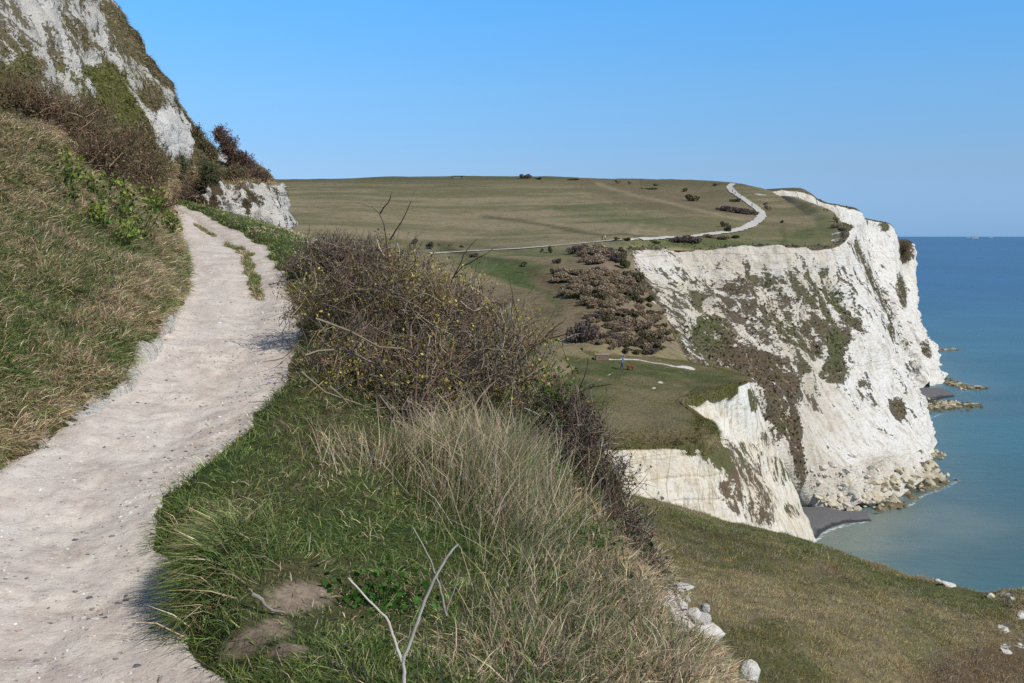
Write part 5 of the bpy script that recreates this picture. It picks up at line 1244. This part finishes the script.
def skinned(name, vs, es, rad, root=0, sub=1):
    me = bpy.data.meshes.new(name); me.from_pydata(vs, es, []); o = bpy.data.objects.new(name, me); link(o)
    o.modifiers.new('skin', 'SKIN'); sv = me.skin_vertices[0].data
    for i, r_ in enumerate(rad): sv[i].radius = r_ if isinstance(r_, tuple) else (r_, r_)
    sv[root].use_root = True
    s_ = o.modifiers.new('sub', 'SUBSURF'); s_.levels = s_.render_levels = sub
    dg = bpy.context.evaluated_depsgraph_get(); m2 = bpy.data.meshes.new_from_object(o.evaluated_get(dg)); o.modifiers.clear(); o.data = m2
    m2.polygons.foreach_set('use_smooth', np.ones(len(m2.polygons), bool)); return o


def person(label, loc, head, jacket, trousers, lean=.05, stride=.16, group=None, h=1.72, arm=.15, sub=1):
    def tl(x, y, z):                    # torso lean about the hips
        a = lean; dz = z - .95; return (x, y + math.sin(a) * dz, .95 + math.cos(a) * dz)
    vs = [(0, 0, .95), tl(0, 0, 1.12), tl(0, .01, 1.30), tl(0, 0, 1.44), tl(0, .015, 1.52), tl(0, .03, 1.60), tl(0, .02, 1.70)]
    es = [(i, i + 1) for i in range(6)]; rad = [(.16, .11), (.145, .10), (.17, .115), (.10, .08), .055, (.085, .10), (.07, .085)]
    for s_ in (-1, 1):
        k = len(vs); st = stride * s_
        vs += [(s_ * .095, 0, .86), (s_ * .10, st * .55 + .03, .50), (s_ * .10, st - (.05 if s_ < 0 else 0), .10), (s_ * .105, st + .13 - (.05 if s_ < 0 else 0), .045)]
        es += [(0, k), (k, k + 1), (k + 1, k + 2), (k + 2, k + 3)]; rad += [.095, .06, .042, .04]
        k = len(vs)
        vs += [tl(s_ * .19, 0, 1.40), tl(s_ * .245, -.02 - st * .3, 1.14), tl(s_ * .235, .10 + arm - st * .4, .93), tl(s_ * .225, .15 + arm - st * .45, .85)]
        es += [(3, k), (k, k + 1), (k + 1, k + 2), (k + 2, k + 3)]; rad += [.062, .048, .036, (.022, .04)]
    o = skinned('person', vs, es, rad, 0, sub)
    for m_ in (SKIN, jacket, trousers, SHOE): o.data.materials.append(m_)
    hd = Vector(vs[4])
    for f in o.data.polygons:
        c_ = f.center; dh = (Vector(vs[5]) - c_).length
        hand = min((Vector(vs[13]) - c_).length, (Vector(vs[14]) - c_).length, (Vector(vs[21 if len(vs) > 21 else -2]) - c_).length, (Vector(vs[-1]) - c_).length)
        f.material_index = 0 if (c_.z > hd.z - .02 * 0 and dh < .2) or hand < .07 else (3 if c_.z < .10 else (2 if c_.z < .93 and abs(c_.x) < .2 else 1))
    # nose, eyes and hair
    hc_ = Vector(vs[5]) + Vector((0, 0, .045))
    n_ = 260; u = nrm(rs.randn(n_, 3)); u = u[(u[:, 2] > -.1) & ((u[:, 1] < .35) | (u[:, 2] > .55))]
    bm = bmesh.new(); bmesh.ops.create_icosphere(bm, subdivisions=3, radius=1)
    bmesh.ops.delete(bm, geom=[v for v in bm.verts if (v.co.z < -.25) or (v.co.y > .45 and v.co.z < .5)], context='VERTS')
    for v in bm.verts: v.co = Vector((v.co.x * .098, v.co.y * .115 - .01, v.co.z * .105 + .02)) + hc_
    me = bpy.data.meshes.new('hair'); bm.to_mesh(me); bm.free(); me.materials.append(HAIRM); ho = bpy.data.objects.new('hair', me); link(ho); ho.parent = o
    so_ = ho.modifiers.new('thick', 'SOLIDIFY'); so_.thickness = .012
    bm = bmesh.new()
    for (x, y, z, r_) in [(0, .115, -.01, .016), (-.03, .098, .015, .009), (.03, .098, .015, .009), (-.095, .01, 0, .02), (.095, .01, 0, .02)]:
        g = bmesh.ops.create_icosphere(bm, subdivisions=1, radius=r_)
        for v in g['verts']: v.co += hc_ + Vector((x, y, z))
    me = bpy.data.meshes.new('face_features'); bm.to_mesh(me); bm.free(); me.materials.append(SKIN); fo = bpy.data.objects.new('face_features', me); link(fo); fo.parent = o
    o.location = loc; o.rotation_euler = (0, 0, head); s_ = h / 1.75; o.scale = (s_,) * 3
    return tag(o, label, 'person', group)


BLUE = cloth('blue_jacket', (.14, .27, .50)); JEAN = cloth('jeans', (.05, .09, .17)); BLACK = cloth('black_cloth', (.02, .02, .025)); WHITE = cloth('white_cloth', (.7, .7, .7)); GREY = cloth('grey_cloth', (.12, .12, .14)); RED = cloth('red_brown_cloth', (.2, .06, .04))
p = on(622, 370, shelf)
person('person in a blue jacket and jeans leaning forward on the green shelf', p, -1.9, BLUE, JEAN, .30, .20, h=1.85, arm=.12, sub=2)
# brown dog beside the person
p = on(630.5, 370.5, shelf)
dv = [(0, -.28, .50), (0, 0, .50), (0, .25, .52), (0, .42, .64), (0, .52, .74), (0, .66, .70), (0, -.45, .60), (0, -.60, .70)]
de = [(0, 1), (1, 2), (2, 3), (3, 4), (4, 5), (0, 6), (6, 7)]; dr = [.13, .125, .15, .09, .085, .045, .03, .018]
for s_ in (-1, 1):
    k = len(dv); dv += [(s_ * .09, .24, .36), (s_ * .09, .25, .17), (s_ * .09, .25, .03), (s_ * .09, .30, .02), (s_ * .09, -.28, .38), (s_ * .10, -.18, .28), (s_ * .10, -.36, .18), (s_ * .10, -.32, .03), (s_ * .10, -.26, .02)]
    de += [(2, k), (k, k + 1), (k + 1, k + 2), (k + 2, k + 3), (0, k + 4), (k + 4, k + 5), (k + 5, k + 6), (k + 6, k + 7), (k + 7, k + 8)]; dr += [.07, .04, .032, .03, .09, .06, .035, .03, .03]
    k = len(dv); dv += [(s_ * .06, .50, .80), (s_ * .09, .48, .72)]; de += [(4, k), (k, k + 1)]; dr += [.03, .015]
dog = skinned('dog', dv, de, dr, 1, 1); dog.data.materials.append(plain_mat('brown_fur', (.20, .08, .035), (.13, .055, .03), 14, .9, .5, .01)); dog.location = p; dog.rotation_euler = (0, 0, -1.2); dog.scale = (1.15,) * 3
tag(dog, 'reddish brown dog standing beside the person in blue on the shelf', 'dog')
for x, y, hd_, j_, t_, lab in [(602.3, 241.2, 1.4, BLACK, BLACK, 'person in black on the narrow path, left of the pair'), (605.2, 241.0, 1.4, WHITE, BLACK, 'person in a white top on the narrow path, right of the pair'), (746, 227.5, .6, WHITE, WHITE, 'lone person in white on the footpath below the bend'), (824, 212.5, .3, BLACK, BLACK, 'left of two people at the far cliff edge'), (827.2, 212.8, .3, BLACK, GREY, 'right of two people at the far cliff edge'), (732.5, 192.5, .2, BLACK, JEAN, 'upper walker in dark clothes near the top of the footpath'), (735, 195, .2, BLACK, BLACK, 'second walker down from the top of the footpath'), (741, 197, .2, GREY, BLACK, 'walker in grey on the upper footpath above the dark bush'), (752, 207.5, .2, BLACK, GREY, 'walker on the footpath beside the long dark thicket'), (713, 186, 1, BLACK, BLACK, 'leftmost of the three people on the hilltop'), (716, 186, 1, GREY, BLACK, 'middle of the three people on the hilltop'), (719, 186, 1, BLACK, JEAN, 'rightmost of the three people on the hilltop')]:
    p = on(x, y, hill)
    if p is not None: person(lab, p, hd_, j_, t_, .05, .18, 'walkers on the far hill')

# ------------------------------------------------------------------ brick plinth, hut and ships
def box(bm, c_, s_, bev=0):
    g = bmesh.ops.create_cube(bm, size=1)
    for v in g['verts']: v.co = Vector((v.co.x * s_[0] + c_[0], v.co.y * s_[1] + c_[1], v.co.z * s_[2] + c_[2]))
    if bev: bmesh.ops.bevel(bm, geom=list({e for v in g['verts'] for e in v.link_edges}), offset=bev, segments=2, affect='EDGES')


def part(name, boxes, mat, root, bev=.02):
    bm = bmesh.new()
    for c_, s_ in boxes: box(bm, c_, s_, bev)
    me = bpy.data.meshes.new(name); bm.to_mesh(me); bm.free(); me.materials.append(mat); o = bpy.data.objects.new(name, me); link(o)
    if root: o.parent = root
    return o


m, nt, b, N, L = nodes('old_brick')
br = N('ShaderNodeTexBrick'); br.inputs['Scale'].default_value = 4; br.inputs['Color1'].default_value = (.26, .17, .11, 1); br.inputs['Color2'].default_value = (.20, .14, .10, 1); br.inputs['Mortar'].default_value = (.32, .28, .22, 1)
L(N('ShaderNodeTexCoord').outputs['Object'], br.inputs['Vector']); L(br.outputs[0], b.inputs['Base Color']); b.inputs['Roughness'].default_value = .9
p = on(602, 360, shelf, hill)
rt = empty('brick_plinth', p, 'low brown brick plinth at the back of the green shelf', 'plinth')
part('base', [((0, 0, .33), (1.75, 1.1, .70))], m, rt, .03); part('capping', [((0, 0, .74), (1.85, 1.2, .11))], plain_mat('worn_concrete', (.30, .25, .19), (.36, .31, .24), 5, .9), rt, .02)
conc = plain_mat('grey_concrete', (.24, .235, .20), (.18, .175, .15), 2, .9)
p = on(459, 178.2, hill)
rt = empty('concrete_hut', p, 'low grey concrete hut on the skyline of the hill', 'hut')
part('wall', [((0, 0, .5), (7.5, 4, 1.6))], conc, rt, .05); part('roof', [((0, 0, 1.38), (8.2, 4.6, .2))], plain_mat('hut_roof', (.20, .195, .17), (.16, .155, .14), 2, .9), rt, .04); part('door', [((1.8, -2.02, .6), (.95, .08, 1.2))], plain_mat('dark_door', (.05, .05, .05), (.07, .07, .07), 4), rt, .01)
hullm = plain_mat('hull_paint', (.50, .52, .55), (.45, .47, .50), .05, .5); funm = plain_mat('funnel_paint', (.12, .16, .30), (.15, .2, .35), .05, .5); winm = plain_mat('ship_window', (.05, .07, .1), (.06, .08, .11), .05, .2)


def ship(label, px_, Ys, s_):
    pp = CAM + ray(px_, 236) * Ys; rt = empty('ship', (pp[0], Ys, 0), label, 'ship', 'ships on the horizon'); rt.scale = (s_,) * 3
    bm = bmesh.new(); pr = [(-88, 13), (-92, 22), (70, 22), (96, 24), (84, 0), (-84, 0)]
    f1 = [bm.verts.new((x, -12, z)) for x, z in pr]; f2 = [bm.verts.new((x, 12, z)) for x, z in pr]
    bm.faces.new(f1); bm.faces.new(f2[::-1])
    for i in range(6): bm.faces.new((f1[i], f2[i], f2[(i + 1) % 6], f1[(i + 1) % 6]))
    bmesh.ops.recalc_face_normals(bm, faces=bm.faces); me = bpy.data.meshes.new('hull'); bm.to_mesh(me); bm.free(); me.materials.append(hullm); o = bpy.data.objects.new('hull', me); link(o); o.parent = rt
    part('superstructure', [((20, 0, 31), (90, 20, 18)), ((40, 0, 45), (40, 18, 10))], hullm, rt, .5); part('windows', [((20, -10.2, 33), (84, .6, 2)), ((20, -10.2, 27), (84, .6, 2)), ((40, -9.2, 46), (36, .6, 2.5))], winm, rt, .1); part('funnel', [((-20, 0, 38), (14, 8, 22))], funm, rt, 1)


ship('white ferry on the horizon, the larger and brighter of two ships', 972.5, 26000, 1.0)
ship('faint smaller ship on the horizon right of the white ferry', 988, 33000, .7)
ship('faint grey ship on the horizon left of the white ferry', 966, 34000, .8)
